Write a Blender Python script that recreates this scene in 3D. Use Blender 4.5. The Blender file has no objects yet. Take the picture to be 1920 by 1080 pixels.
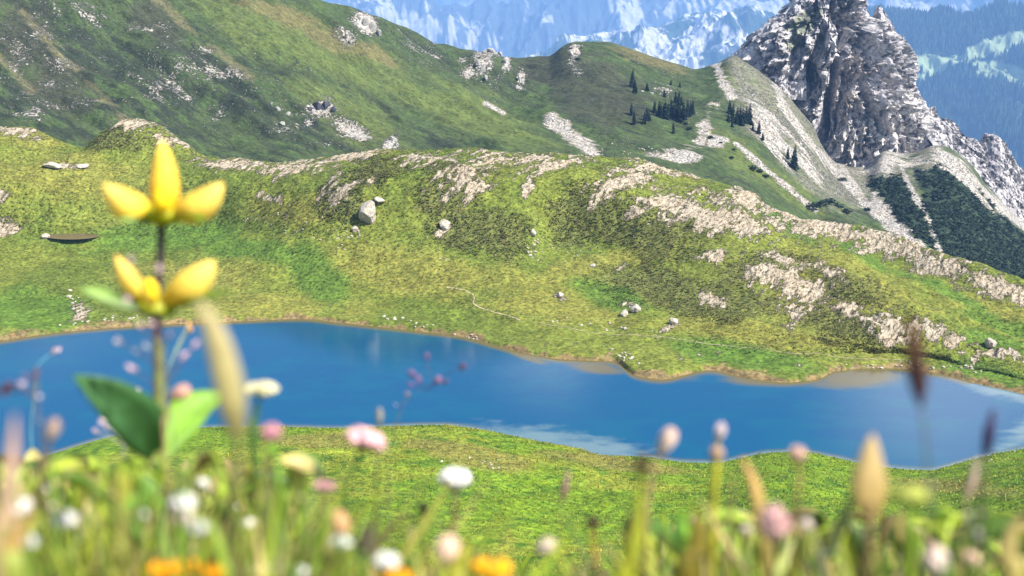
import bpy, math, random
import numpy as np
from mathutils import Vector
R = math.radians
random.seed(7)
rng = np.random.default_rng(11)
SC = bpy.context.scene
COL = SC.collection

# ------------------------------------------------------------------ camera, sky, sun, exposure
H = 70.0                      # eye height above the lake
PITCH = R(14.0)
F = 2156.0                    # focal length in photo pixels (1920 wide)
cam_d = bpy.data.cameras.new('camera')
cam_d.sensor_width = 36.0
cam_d.lens = 36.0 * F / 1920.0
cam_d.clip_start = 0.05
cam_d.clip_end = 60000.0
cam_d.dof.use_dof = True
cam_d.dof.focus_distance = 300.0
cam_d.dof.aperture_fstop = 6.6
cam_d.dof.aperture_blades = 0
cam = bpy.data.objects.new('camera', cam_d)
cam.location = (0, 0, H)
cam.rotation_euler = (math.pi / 2 - PITCH, 0, 0)
COL.objects.link(cam)
SC.camera = cam

SUN_EL, SUN_AZ = R(46), R(117)          # azimuth clockwise from +Y (view direction)
world = bpy.data.worlds.new('World')
SC.world = world
world.use_nodes = True
wn, wl = world.node_tree.nodes, world.node_tree.links
bg = wn['Background']
sky = wn.new('ShaderNodeTexSky')
sky.sky_type = 'NISHITA'
sky.sun_disc = False
sky.sun_elevation = SUN_EL
sky.sun_rotation = SUN_AZ
sky.altitude = 2200
wl.new(sky.outputs[0], bg.inputs['Color'])
# a few low clouds, mostly over the right half of the view
wt = wn.new('ShaderNodeTexCoord')
def wdir(az, el): return (math.sin(R(az)) * math.cos(R(el)), math.cos(R(az)) * math.cos(R(el)), math.sin(R(el)))
cn = wn.new('ShaderNodeTexNoise'); cn.inputs['Scale'].default_value = 7.0; cn.inputs['Detail'].default_value = 6
cmap = wn.new('ShaderNodeMapping'); cmap.inputs['Scale'].default_value = (1, 1, 2.6)
wl.new(wt.outputs['Generated'], cmap.inputs[0]); wl.new(cmap.outputs[0], cn.inputs['Vector'])
acc = None
for az_c, el_c, lo_, hi_ in ((22, 14.5, .982, .999), (2, 14.5, .9965, .9998), (150, 40, .90, .99), (-120, 35, .90, .99)):
    dt = wn.new('ShaderNodeVectorMath'); dt.operation = 'DOT_PRODUCT'; dt.inputs[1].default_value = wdir(az_c, el_c)
    wl.new(wt.outputs['Generated'], dt.inputs[0])
    mr = wn.new('ShaderNodeMapRange'); mr.inputs[1].default_value = lo_; mr.inputs[2].default_value = hi_
    wl.new(dt.outputs['Value'], mr.inputs[0])
    if acc is None: acc = mr.outputs[0]
    else:
        mx_ = wn.new('ShaderNodeMath'); mx_.operation = 'MAXIMUM'; wl.new(acc, mx_.inputs[0]); wl.new(mr.outputs[0], mx_.inputs[1]); acc = mx_.outputs[0]
ad = wn.new('ShaderNodeMath'); ad.operation = 'MULTIPLY_ADD'; ad.inputs[1].default_value = 0.45; wl.new(acc, ad.inputs[0]); wl.new(cn.outputs['Fac'], ad.inputs[2])
cr_ = wn.new('ShaderNodeMapRange'); cr_.inputs[1].default_value = 0.66; cr_.inputs[2].default_value = 0.95; wl.new(ad.outputs[0], cr_.inputs[0])
cmx = wn.new('ShaderNodeMix'); cmx.data_type = 'RGBA'; cmx.inputs[7].default_value = (13, 13, 13.5, 1)
wl.new(cr_.outputs[0], cmx.inputs[0]); wl.new(sky.outputs[0], cmx.inputs[6]); wl.new(cmx.outputs[2], bg.inputs['Color'])
bg.inputs['Strength'].default_value = 0.066
sun_d = bpy.data.lights.new('sun', 'SUN')
sun_d.energy = 5.0
sun_d.angle = R(0.5)
sun_d.color = (1.0, 0.95, 0.87)
sun = bpy.data.objects.new('sun', sun_d)
sdir = Vector((math.sin(SUN_AZ) * math.cos(SUN_EL), math.cos(SUN_AZ) * math.cos(SUN_EL), math.sin(SUN_EL)))
sun.rotation_euler = sdir.to_track_quat('Z', 'Y').to_euler()
COL.objects.link(sun)
SC.view_settings.view_transform = 'Standard'
SC.view_settings.look = 'None'
SC.view_settings.exposure = 1.42
SC.view_settings.gamma = 1.0
SC.render.film_transparent = False
SC.cycles.use_denoising = True
SC.cycles.max_bounces = 6
SC.cycles.volume_bounces = 0
SC.cycles.transparent_max_bounces = 8
SC.cycles.use_fast_gi = False

# ------------------------------------------------------------------ projection helpers
CP, SP = math.cos(PITCH), math.sin(PITCH)

def ray(px, py):
    u = (np.asarray(px, float) - 960.0) / F
    v = (540.0 - np.asarray(py, float)) / F
    return u, CP + v * SP, -SP + v * CP          # x, y, z for unit forward depth

def pix_r(px, py, r):
    dx, dy, dz = ray(px, py)
    k = r / np.hypot(dx, dy)
    return dx * k, dy * k, H + dz * k

def pix_z(px, py, z):
    dx, dy, dz = ray(px, py)
    k = (z - H) / dz
    return dx * k, dy * k, z + 0 * dx

def P(px, py, d):                                  # point at forward depth d
    dx, dy, dz = ray(px, py)
    return Vector((float(dx * d), float(dy * d), float(H + dz * d)))

def project(x, y, z):
    zz = z - H
    d = np.maximum(y * CP - zz * SP, 1e-3)
    up = y * SP + zz * CP
    return 960 + F * x / d, 540 - F * up / d, d

# ------------------------------------------------------------------ noise
def _h(ix, iy, iz, seed):
    n = (ix * 374761393 + iy * 668265263 + iz * 2147483647 + seed * 144269504) & 0xFFFFFFFF
    n = ((n ^ (n >> 13)) * 1274126177) & 0xFFFFFFFF
    return ((n ^ (n >> 16)) & 0xFFFF) / 65535.0

def vnoise(x, y, z=None, seed=0):
    x = np.asarray(x, float); y = np.asarray(y, float)
    ix = np.floor(x).astype(np.int64); iy = np.floor(y).astype(np.int64)
    fx = x - ix; fy = y - iy
    fx = fx * fx * fx * (fx * (fx * 6 - 15) + 10); fy = fy * fy * fy * (fy * (fy * 6 - 15) + 10)
    def plane(iz):
        a = _h(ix, iy, iz, seed); b = _h(ix + 1, iy, iz, seed)
        c = _h(ix, iy + 1, iz, seed); d = _h(ix + 1, iy + 1, iz, seed)
        return (a + (b - a) * fx) * (1 - fy) + (c + (d - c) * fx) * fy
    if z is None:
        return plane(0) * 2 - 1
    z = np.asarray(z, float)
    iz = np.floor(z).astype(np.int64); fz = z - iz
    fz = fz * fz * (3 - 2 * fz)
    return (plane(iz) * (1 - fz) + plane(iz + 1) * fz) * 2 - 1

def fbm(x, y, z=None, octv=4, seed=0, gain=0.5, lac=2.03):
    s = 0; a = 1; t = 0
    for o in range(octv):
        s = s + a * vnoise(x, y, z, seed + o * 17); t += a
        a *= gain
        c, sn = math.cos(0.6 + o), math.sin(0.6 + o)
        x, y = (x * c - y * sn) * lac + 13.7, (x * sn + y * c) * lac - 7.1
        if z is not None: z = z * lac + 3.3
    return s / t

def ridged(x, y, z=None, octv=4, seed=0, gain=0.55, lac=2.1):
    s = 0; a = 1; t = 0
    for o in range(octv):
        n = 1 - np.abs(vnoise(x, y, z, seed + o * 31)) * 1.7
        s = s + a * n; t += a
        a *= gain
        c, sn = math.cos(0.35 + o), math.sin(0.35 + o)
        if z is None:
            x, y = (x * c - y * sn) * lac + 5.2, (x * sn + y * c) * lac + 1.3
        else:
            x, y, z = x * lac + 5.2, y * lac + 1.3, z * lac + 2.9
    return s / t

def sstep(a, b, x):
    t = np.clip((x - a) / (b - a), 0, 1)
    return t * t * (3 - 2 * t)

def pchip1(xn, yn, x):
    xn = np.asarray(xn, float); yn = np.asarray(yn, float)
    h = np.diff(xn); dl = np.diff(yn) / h
    m = np.zeros_like(yn)
    for i in range(1, len(xn) - 1):
        if dl[i - 1] * dl[i] > 0:
            w1, w2 = 2 * h[i] + h[i - 1], h[i] + 2 * h[i - 1]
            m[i] = (w1 + w2) / (w1 / dl[i - 1] + w2 / dl[i])
    m[0], m[-1] = dl[0], dl[-1]
    xc = np.clip(x, xn[0], xn[-1])
    k = np.clip(np.searchsorted(xn, xc) - 1, 0, len(h) - 1)
    t = (xc - xn[k]) / h[k]
    return ((1 + 2 * t) * (1 - t) ** 2 * yn[k] + t * (1 - t) ** 2 * h[k] * m[k]
            + t * t * (3 - 2 * t) * yn[k + 1] + t * t * (t - 1) * h[k] * m[k + 1])

# a terrain line: nodes (px, py, value) with value = z or r
PXF = np.linspace(-420, 2340, 700)
def line(nodes, mode='z'):
    n = np.array(nodes, float)
    py = pchip1(n[:, 0], n[:, 1], PXF); v = pchip1(n[:, 0], n[:, 2], PXF)
    if mode == 'z': x, y, z = pix_z(PXF, py, v)
    else: x, y, z = pix_r(PXF, py, v)
    az = np.arctan2(x, y); r = np.hypot(x, y)
    o = np.argsort(az)
    return az[o], r[o], z[o]

def profile_grid(lines, segs, az, gap=0.6):
    """lines -> (r, z) rows by monotone cubic interpolation in range for every azimuth; returns x, y, z, t"""
    K = len(lines)
    Rk = np.array([np.interp(az, l[0], l[1]) for l in lines])
    Zk = np.array([np.interp(az, l[0], l[2]) for l in lines])
    for k in range(1, K):
        Rk[k] = np.maximum(Rk[k], Rk[k - 1] + gap * (0.1 if Rk[k, 0] < 5 else 1))
    h = np.diff(Rk, axis=0); dl = np.diff(Zk, axis=0) / h
    M = np.zeros_like(Zk); M[0], M[-1] = dl[0], dl[-1]
    for k in range(1, K - 1):
        ok = dl[k - 1] * dl[k] > 0
        w1, w2 = 2 * h[k] + h[k - 1], h[k] + 2 * h[k - 1]
        with np.errstate(divide='ignore', invalid='ignore'):
            mm = (w1 + w2) / (w1 / dl[k - 1] + w2 / dl[k])
        M[k] = np.where(ok, mm, 0)
    rr, zz, tt = [], [], []
    for k in range(K - 1):
        n = segs[k]
        for j in range(n + (k == K - 2)):
            s = j / n
            rr.append(Rk[k] + s * h[k])
            zz.append((1 + 2 * s) * (1 - s) ** 2 * Zk[k] + s * (1 - s) ** 2 * h[k] * M[k]
                      + s * s * (3 - 2 * s) * Zk[k + 1] + s * s * (s - 1) * h[k] * M[k + 1])
            tt.append(np.full_like(az, k + s))
    r = np.array(rr); z = np.array(zz); t = np.array(tt)
    return r * np.sin(az), r * np.cos(az), z, t

# image-space region helpers, used once while the ground is sown: which place carries which cover
def blob(px, py, cx, cy, rx, ry, ang=0):
    a = R(ang); dx, dy = px - cx, py - cy
    u = (dx * math.cos(a) + dy * math.sin(a)) / rx
    v = (-dx * math.sin(a) + dy * math.cos(a)) / ry
    return 1 - np.hypot(u, v)                       # 1 at the centre, 0 on the rim
def blobs(px, py, lst):
    m = np.full(px.shape, -3.0)
    for b in lst: m = np.maximum(m, blob(px, py, *b))
    return m
def stroke(px, py, pts, w):                          # 1 on the line, 0 at w
    m = np.full(px.shape, 1e9)
    for (x0, y0), (x1, y1) in zip(pts[:-1], pts[1:]):
        dx, dy = x1 - x0, y1 - y0
        t = np.clip(((px - x0) * dx + (py - y0) * dy) / (dx * dx + dy * dy), 0, 1)
        m = np.minimum(m, np.hypot(px - x0 - t * dx, py - y0 - t * dy))
    return 1 - m / w

def mixc(a, b, f):
    return a * (1 - f[..., None]) + np.asarray(b, float) * f[..., None]

# ------------------------------------------------------------------ mesh helpers
def grid_mesh(name, x, y, z, col=None, attrs=None, mat=None, smooth=True, parent=None, flip=False):
    m, n = x.shape
    me = bpy.data.meshes.new(name)
    co = np.stack([x, y, z], -1).reshape(-1, 3).astype(np.float32)
    me.vertices.add(m * n); me.vertices.foreach_set('co', co.ravel())
    i = (np.arange(m - 1)[:, None] * n + np.arange(n - 1)[None, :]).ravel()
    q = np.stack([i, i + 1, i + n + 1, i + n] if not flip else [i, i + n, i + n + 1, i + 1], 1).astype(np.int32)
    me.loops.add(q.size); me.loops.foreach_set('vertex_index', q.ravel())
    me.polygons.add(len(q)); me.polygons.foreach_set('loop_start', np.arange(0, q.size, 4, dtype=np.int32))
    me.update(calc_edges=True); me.validate()
    me.polygons.foreach_set('use_smooth', np.full(len(me.polygons), smooth))
    if col is not None:
        a = me.attributes.new('tint', 'FLOAT_COLOR', 'POINT')
        c = np.ones((m * n, 4), np.float32); c[:, :3] = col.reshape(-1, 3)
        a.data.foreach_set('color', c.ravel())
    for k, v in (attrs or {}).items():
        a = me.attributes.new(k, 'FLOAT', 'POINT')
        a.data.foreach_set('value', v.reshape(-1).astype(np.float32))
    if mat: me.materials.append(mat)
    o = bpy.data.objects.new(name, me); COL.objects.link(o); o.parent = parent
    return o

class MB:
    """collects verts / faces / per-vertex tint"""
    def __init__(s): s.v, s.f, s.c = [], [], []
    def add(s, vs, fs, c=(1, 1, 1)):
        b = len(s.v); s.v += [tuple(p) for p in vs]; s.f += [tuple(b + i for i in f) for f in fs]
        s.c += [tuple(c)] * len(vs) if not isinstance(c, list) else [tuple(q) for q in c]
    def build(s, name, mat, parent=None, smooth=True):
        me = bpy.data.meshes.new(name); me.from_pydata(s.v, [], s.f)
        me.polygons.foreach_set('use_smooth', [smooth] * len(me.polygons))
        a = me.attributes.new('tint', 'FLOAT_COLOR', 'POINT')
        c = np.ones((len(s.v), 4), np.float32); c[:, :3] = s.c
        a.data.foreach_set('color', c.ravel())
        me.materials.append(mat); me.update()
        o = bpy.data.objects.new(name, me); COL.objects.link(o)
        if parent is not None:
            o.parent = parent; o.matrix_parent_inverse = parent.matrix_basis.inverted()
        return o

def frame(d):
    d = d.normalized()
    a = Vector((0, 0, 1)) if abs(d.z) < 0.9 else Vector((1, 0, 0))
    u = d.cross(a).normalized(); return u, d.cross(u).normalized()

def tube(mb, pts, rad, n=7, c=(1, 1, 1), c2=None):
    vs, fs, cs = [], [], []
    L = len(pts)
    for i, p in enumerate(pts):
        d = pts[min(i + 1, L - 1)] - pts[max(i - 1, 0)]
        u, w = frame(d); r = rad[i] if isinstance(rad, (list, tuple)) else rad
        t = i / (L - 1)
        cc = c if c2 is None else tuple(a + (b - a) * t for a, b in zip(c, c2))
        for k in range(n):
            a = 2 * math.pi * k / n
            vs.append(p + (u * math.cos(a) + w * math.sin(a)) * r); cs.append(cc)
    for i in range(L - 1):
        for k in range(n):
            fs.append((i * n + k, i * n + (k + 1) % n, (i + 1) * n + (k + 1) % n, (i + 1) * n + k))
    fs.append(tuple(range(n - 1, -1, -1))); fs.append(tuple((L - 1) * n + k for k in range(n)))
    mb.add(vs, fs, cs)

def bez(pts, n=12):                                  # Catmull-Rom through points
    out = []
    Q = [pts[0] * 2 - pts[1]] + list(pts) + [pts[-1] * 2 - pts[-2]]
    for i in range(1, len(Q) - 2):
        for k in range(n):
            t = k / n
            out.append(0.5 * ((2 * Q[i]) + (Q[i + 1] - Q[i - 1]) * t + (2 * Q[i - 1] - 5 * Q[i] + 4 * Q[i + 1] - Q[i + 2]) * t * t
                       + (3 * Q[i] - Q[i - 1] - 3 * Q[i + 1] + Q[i + 2]) * t ** 3))
    out.append(pts[-1]); return out

def spindle(mb, base, tip, rmax, peak=0.5, n=10, m=9, c=(1, 1, 1), c2=None, flat=1.0, bend=None, pw=0.8):
    ax = tip - base; u, w = frame(ax)
    vs, fs, cs = [], [], []
    for i in range(m + 1):
        t = i / m
        s = (t / peak) if t < peak else (1 - t) / (1 - peak)
        r = rmax * max(0.03, math.sin(min(1, s) * math.pi / 2) ** pw)
        p = base + ax * t
        if bend is not None: p = p + bend * (4 * t * (1 - t))
        cc = c if c2 is None else tuple(a + (b - a) * t for a, b in zip(c, c2))
        for k in range(n):
            a = 2 * math.pi * k / n
            vs.append(p + u * (math.cos(a) * r) + w * (math.sin(a) * r * flat)); cs.append(cc)
    for i in range(m):
        for k in range(n):
            fs.append((i * n + k, i * n + (k + 1) % n, (i + 1) * n + (k + 1) % n, (i + 1) * n + k))
    fs.append(tuple(range(n - 1, -1, -1))); fs.append(tuple(m * n + k for k in range(n)))
    mb.add(vs, fs, cs)

def leaf(mb, pts, width, side, c=(.1, .25, .03), c2=None, fold=0.25, peak=0.45, thick=0.0006, seg=14):
    """curved blade through pts; side = direction of the blade's width"""
    q = bez(pts, max(3, seg // max(1, len(pts) - 1)))
    L = len(q); vs, fs, cs = [], [], []
    for i, p in enumerate(q):
        t = i / (L - 1)
        s = (t / peak) if t < peak else (1 - t) / (1 - peak)
        w = width * max(0.04, math.sin(min(1, s) * math.pi / 2) ** 0.8)
        d = (q[min(i + 1, L - 1)] - q[max(i - 1, 0)]).normalized()
        sd = (side - d * side.dot(d)).normalized(); nn = d.cross(sd)
        cc = c if c2 is None else tuple(a + (b - a) * t for a, b in zip(c, c2))
        for off in (thick, -thick):
            for k in (-1, -0.5, 0, 0.5, 1):
                vs.append(p + sd * (w * k) + nn * (abs(k) * fold * w + off)); cs.append(cc)
    for i in range(L - 1):
        b, e = i * 10, i * 10 + 10
        for k in range(4):
            fs.append((b + k, b + k + 1, e + k + 1, e + k))
            fs.append((b + 5 + k + 1, b + 5 + k, e + 5 + k, e + 5 + k + 1))
        fs.append((b + 5, b, e, e + 5)); fs.append((b + 4, b + 9, e + 9, e + 4))
    mb.add(vs, fs, cs)

def tag(o, label=None, cat=None, group=None, kind=None):
    if label: o['label'] = label
    if cat: o['category'] = cat
    if group: o['group'] = group
    if kind: o['kind'] = kind
    return o
def empty(name, loc, label=None, cat=None, group=None):
    o = bpy.data.objects.new(name, None); o.location = loc; o.empty_display_size = 0.1
    COL.objects.link(o); return tag(o, label, cat, group)
def copy_tree(o, parent=None):
    c = o.copy(); COL.objects.link(c)
    if parent is not None: c.parent = parent
    for ch in list(o.children): copy_tree(ch, c)
    return c

# ------------------------------------------------------------------ materials
def new_mat(name):
    m = bpy.data.materials.new(name); m.use_nodes = True
    return m, m.node_tree.nodes, m.node_tree.links, m.node_tree.nodes['Principled BSDF']

def node(nt, typ, **kw):
    n = nt.nodes.new(typ)
    for k, v in kw.items():
        if hasattr(n, k): setattr(n, k, v)
        else: n.inputs[k].default_value = v
    return n
def math_n(nt, op, a, b=None, c=None, clamp=False):
    n = nt.nodes.new('ShaderNodeMath'); n.operation = op; n.use_clamp = clamp
    for i, v in enumerate((a, b, c)):
        if v is None: continue
        if isinstance(v, (int, float)): n.inputs[i].default_value = v
        else: nt.links.new(v, n.inputs[i])
    return n.outputs[0]
def mix_n(nt, f, a, b, blend='MIX'):
    n = nt.nodes.new('ShaderNodeMix'); n.data_type = 'RGBA'; n.blend_type = blend
    for s, v in ((n.inputs[0], f), (n.inputs[6], a), (n.inputs[7], b)):
        if isinstance(v, (int, float)): s.default_value = v
        elif isinstance(v, tuple): s.default_value = (*v, 1)
        else: nt.links.new(v, s)
    return n.outputs[2]
def noise_n(nt, vec, scale, detail=4, rough=0.55, dist=0.0):
    n = nt.nodes.new('ShaderNodeTexNoise'); n.inputs['Scale'].default_value = scale
    n.inputs['Detail'].default_value = detail; n.inputs['Roughness'].default_value = rough
    n.inputs['Distortion'].default_value = dist
    if vec is not None: nt.links.new(vec, n.inputs['Vector'])
    return n.outputs['Fac']
def ramp_n(nt, f, stops):
    n = nt.nodes.new('ShaderNodeValToRGB'); e = n.color_ramp.elements
    e[0].position, e[0].color = stops[0][0], (*stops[0][1], 1)
    e[1].position, e[1].color = stops[-1][0], (*stops[-1][1], 1)
    for p, c in stops[1:-1]:
        k = e.new(p); k.color = (*c, 1)
    nt.links.new(f, n.inputs[0]); return n.outputs[0]
def map_range(nt, f, a, b, c, d):
    n = nt.nodes.new('ShaderNodeMapRange')
    for i, v in enumerate((a, b, c, d)): n.inputs[1 + i].default_value = v
    nt.links.new(f, n.inputs[0]); return n.outputs[0]

def terrain_mat(name, fine, rock_a, rock_b, rock_c, bump=0.5, rk=0.9, stretch=None, tuft=(0.45, 1.65), rib=None, dark=None, gap=(0.045, 0.06, 0.022), warm=0.28):
    """tint attribute = plant cover, rock attribute = bare stone, both broken up by finer noise"""
    m, nd, lk, bs = new_mat(name); nt = m.node_tree
    tc = nt.nodes.new('ShaderNodeTexCoord'); vec = tc.outputs['Object']
    def mapped(rot, scl):
        mp = nt.nodes.new('ShaderNodeMapping'); mp.vector_type = 'TEXTURE'; mp.inputs['Rotation'].default_value = (0, 0, rot)
        mp.inputs['Scale'].default_value = scl; lk.new(vec, mp.inputs[0]); return mp.outputs[0]
    svec = mapped(*stretch) if stretch else vec
    rvec = mapped(*rib) if rib else vec
    ta = node(nt, 'ShaderNodeAttribute', attribute_name='tint').outputs['Color']
    ra = node(nt, 'ShaderNodeAttribute', attribute_name='rock').outputs['Fac']
    n1 = noise_n(nt, svec, fine, 5, 0.65)
    n2 = noise_n(nt, svec, fine * 0.22, 4, 0.6)
    n3 = noise_n(nt, rvec, fine * 0.8, 6, 0.70, 0.6)
    n4 = noise_n(nt, rvec, fine * 1.5, 5, 0.68, 0.6)
    gm = math_n(nt, 'MULTIPLY', map_range(nt, n1, 0.3, 0.7, *tuft), map_range(nt, n2, 0.3, 0.7, 0.72, 1.28))
    cc = nt.nodes.new('ShaderNodeCombineColor')
    for i in range(3): lk.new(gm, cc.inputs[i])
    grass = mix_n(nt, 1.0, ta, cc.outputs[0], 'MULTIPLY')
    hv = noise_n(nt, svec, fine * 0.5, 3, 0.6)
    grass = mix_n(nt, map_range(nt, hv, 0.45, 0.75, 0, warm), grass, mix_n(nt, 1.0, grass, (1.75, 1.2, 0.9), 'MULTIPLY'))
    if dark:
        dn_ = noise_n(nt, vec, dark[0], 5, 0.72)
        grass = mix_n(nt, map_range(nt, dn_, dark[1], dark[1] + 0.05, 0, 0.85), grass, dark[2])
    rc = ramp_n(nt, n4, [(0.39, rock_c), (0.47, rock_b), (0.57, rock_a)])
    hue = noise_n(nt, vec, fine * 0.12, 3, 0.5)
    rc = mix_n(nt, map_range(nt, hue, 0.4, 0.65, 0, warm * 1.5), rc, mix_n(nt, 1.0, rc, (1.05, 0.94, 0.82), 'MULTIPLY'))
    edge = math_n(nt, 'ADD', ra, math_n(nt, 'MULTIPLY', math_n(nt, 'SUBTRACT', n3, 0.5), rk * 2))
    rf = map_range(nt, edge, 0.40, 0.60, 0, 1)
    rim = map_range(nt, edge, 0.34, 0.46, 0, 0.75)
    grass = mix_n(nt, rim, grass, gap)
    lk.new(mix_n(nt, rf, grass, rc), bs.inputs['Base Color'])
    bs.inputs['Roughness'].default_value = 0.95
    bs.inputs['Specular IOR Level'].default_value = 0.12
    hgt = math_n(nt, 'ADD', math_n(nt, 'MULTIPLY', n1, 0.5), math_n(nt, 'MULTIPLY', math_n(nt, 'ADD', n4, n3), math_n(nt, 'MULTIPLY_ADD', rf, 1.1, 0.15)))
    hgt = math_n(nt, 'ADD', hgt, math_n(nt, 'MULTIPLY', rf, 0.35))
    bp = nt.nodes.new('ShaderNodeBump'); bp.inputs['Strength'].default_value = 1.0
    bp.inputs['Distance'].default_value = bump; lk.new(hgt, bp.inputs['Height'])
    lk.new(bp.outputs[0], bs.inputs['Normal'])
    return m

def tint_mat(name, rough=0.6, transl=0.0, spec=0.3, var=0.0, vscale=30, bump=0.0, sss=0.0):
    m, nd, lk, bs = new_mat(name); nt = m.node_tree
    ta = node(nt, 'ShaderNodeAttribute', attribute_name='tint').outputs['Color']
    tc = nt.nodes.new('ShaderNodeTexCoord')
    nz = noise_n(nt, tc.outputs['Object'], vscale, 4, 0.6)
    v = map_range(nt, nz, 0.3, 0.7, 1 - var, 1 + var)
    cc = nt.nodes.new('ShaderNodeCombineColor')
    for i in range(3): lk.new(v, cc.inputs[i])
    c = mix_n(nt, 1.0, ta, cc.outputs[0], 'MULTIPLY')
    lk.new(c, bs.inputs['Base Color'])
    bs.inputs['Roughness'].default_value = rough; bs.inputs['Specular IOR Level'].default_value = spec
    if bump:
        bp = nt.nodes.new('ShaderNodeBump'); bp.inputs['Distance'].default_value = bump
        lk.new(nz, bp.inputs['Height']); lk.new(bp.outputs[0], bs.inputs['Normal'])
    if transl:
        tr = nt.nodes.new('ShaderNodeBsdfTranslucent'); lk.new(c, tr.inputs['Color'])
        mx = nt.nodes.new('ShaderNodeMixShader'); mx.inputs[0].default_value = transl
        lk.new(bs.outputs[0], mx.inputs[1]); lk.new(tr.outputs[0], mx.inputs[2])
        lk.new(mx.outputs[0], nd['Material Output'].inputs['Surface'])
    return m

M_MEADOW = terrain_mat('alpine_meadow', 1.1, (0.47, 0.41, 0.32), (0.32, 0.27, 0.195), (0.10, 0.09, 0.048), bump=0.6, rk=1.2, rib=(R(60), (2.4, 1.0, 1.0)), tuft=(0.36, 1.66))
M_SLOPE = terrain_mat('mountain_grass', 0.9, (0.64, 0.60, 0.54), (0.38, 0.355, 0.315), (0.09, 0.09, 0.085), bump=0.9, rk=1.3,
                      stretch=(R(-38), (2.2, 0.8, 1.5)), dark=(0.30, 0.60, (0.018, 0.030, 0.024)), gap=(0.03, 0.042, 0.025))
M_PEAK = terrain_mat('limestone_peak', 0.4, (0.45, 0.425, 0.42), (0.29, 0.275, 0.28), (0.07, 0.068, 0.08), bump=2.2, rk=0.7, tuft=(0.35, 1.75), gap=(0.10, 0.098, 0.105), warm=0.03)
M_FAR = terrain_mat('far_limestone', 0.02, (0.62, 0.58, 0.52), (0.42, 0.40, 0.37), (0.12, 0.13, 0.13), bump=9, rk=0.0, tuft=(0.8, 1.2), warm=0.0)
M_FIR = tint_mat('fir_needles', 0.8, 0.1, 0.2, 0.4, 1.5)
M_STONE = tint_mat('pale_stone', 0.95, 0, 0.15, 0.45, 1.8, 0.15)
M_LEAF = tint_mat('plant_green', 0.45, 0.35, 0.35, 0.25, 60)
M_PETAL = tint_mat('flower_petal', 0.65, 0.3, 0.2, 0.22, 160, 0.0006)
M_STEM = tint_mat('plant_stem', 0.6, 0.1, 0.3, 0.2, 90)
M_GRASS = tint_mat('grass_blades', 0.55, 0.35, 0.3, 0.3, 25)

# ------------------------------------------------------------------ the ground: near bank, lake basin, far meadow
FAR_SHORE = [(-420, 690), (-200, 668), (0, 640), (100, 625), (250, 612), (430, 603), (560, 598), (640, 605), (760, 618), (860, 630),
             (950, 654), (1000, 666), (1060, 674), (1150, 678), (1190, 703), (1240, 711), (1330, 694), (1400, 709), (1470, 717),
             (1530, 712), (1565, 697), (1640, 690), (1700, 692), (1760, 701), (1840, 722), (1920, 740), (2010, 775), (2080, 790), (2340, 800)]
NEAR_SHORE = [(-420, 905), (0, 875), (250, 812), (440, 800), (540, 801), (640, 803), (740, 799), (830, 797), (900, 805), (1000, 825),
              (1080, 840), (1130, 853), (1200, 856), (1290, 867), (1340, 868), (1385, 860), (1440, 849), (1500, 847), (1560, 857),
              (1640, 874), (1740, 882), (1800, 868), (1860, 852), (1920, 841), (2000, 815), (2080, 800), (2340, 806)]
fs = line([(p, q, 0) for p, q in FAR_SHORE]); ns = line([(p, q, 0) for p, q in NEAR_SHORE])
AZ = np.linspace(R(-28.5), R(28.5), 1250)
def onaz(l): return np.interp(AZ, l[0], l[1]), np.interp(AZ, l[0], l[2])
rf_, _ = onaz(fs); rn_, _ = onaz(ns)
def azline(r, z): return AZ, r + 0 * AZ, z + 0 * AZ
wd = np.maximum(rf_ - rn_, 1.0)
dp = np.minimum(5.0, 0.1 * wd)
brow = [(-420, 1000, 1.35), (0, 1005, 1.35), (300, 1000, 1.35), (470, 1025, 1.35), (600, 1090, 1.35), (800, 1130, 1.35), (1050, 1130, 1.35),
        (1250, 1060, 1.35), (1500, 1035, 1.35), (1750, 1035, 1.35), (1950, 1020, 1.35), (2340, 1010, 1.35)]
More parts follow.
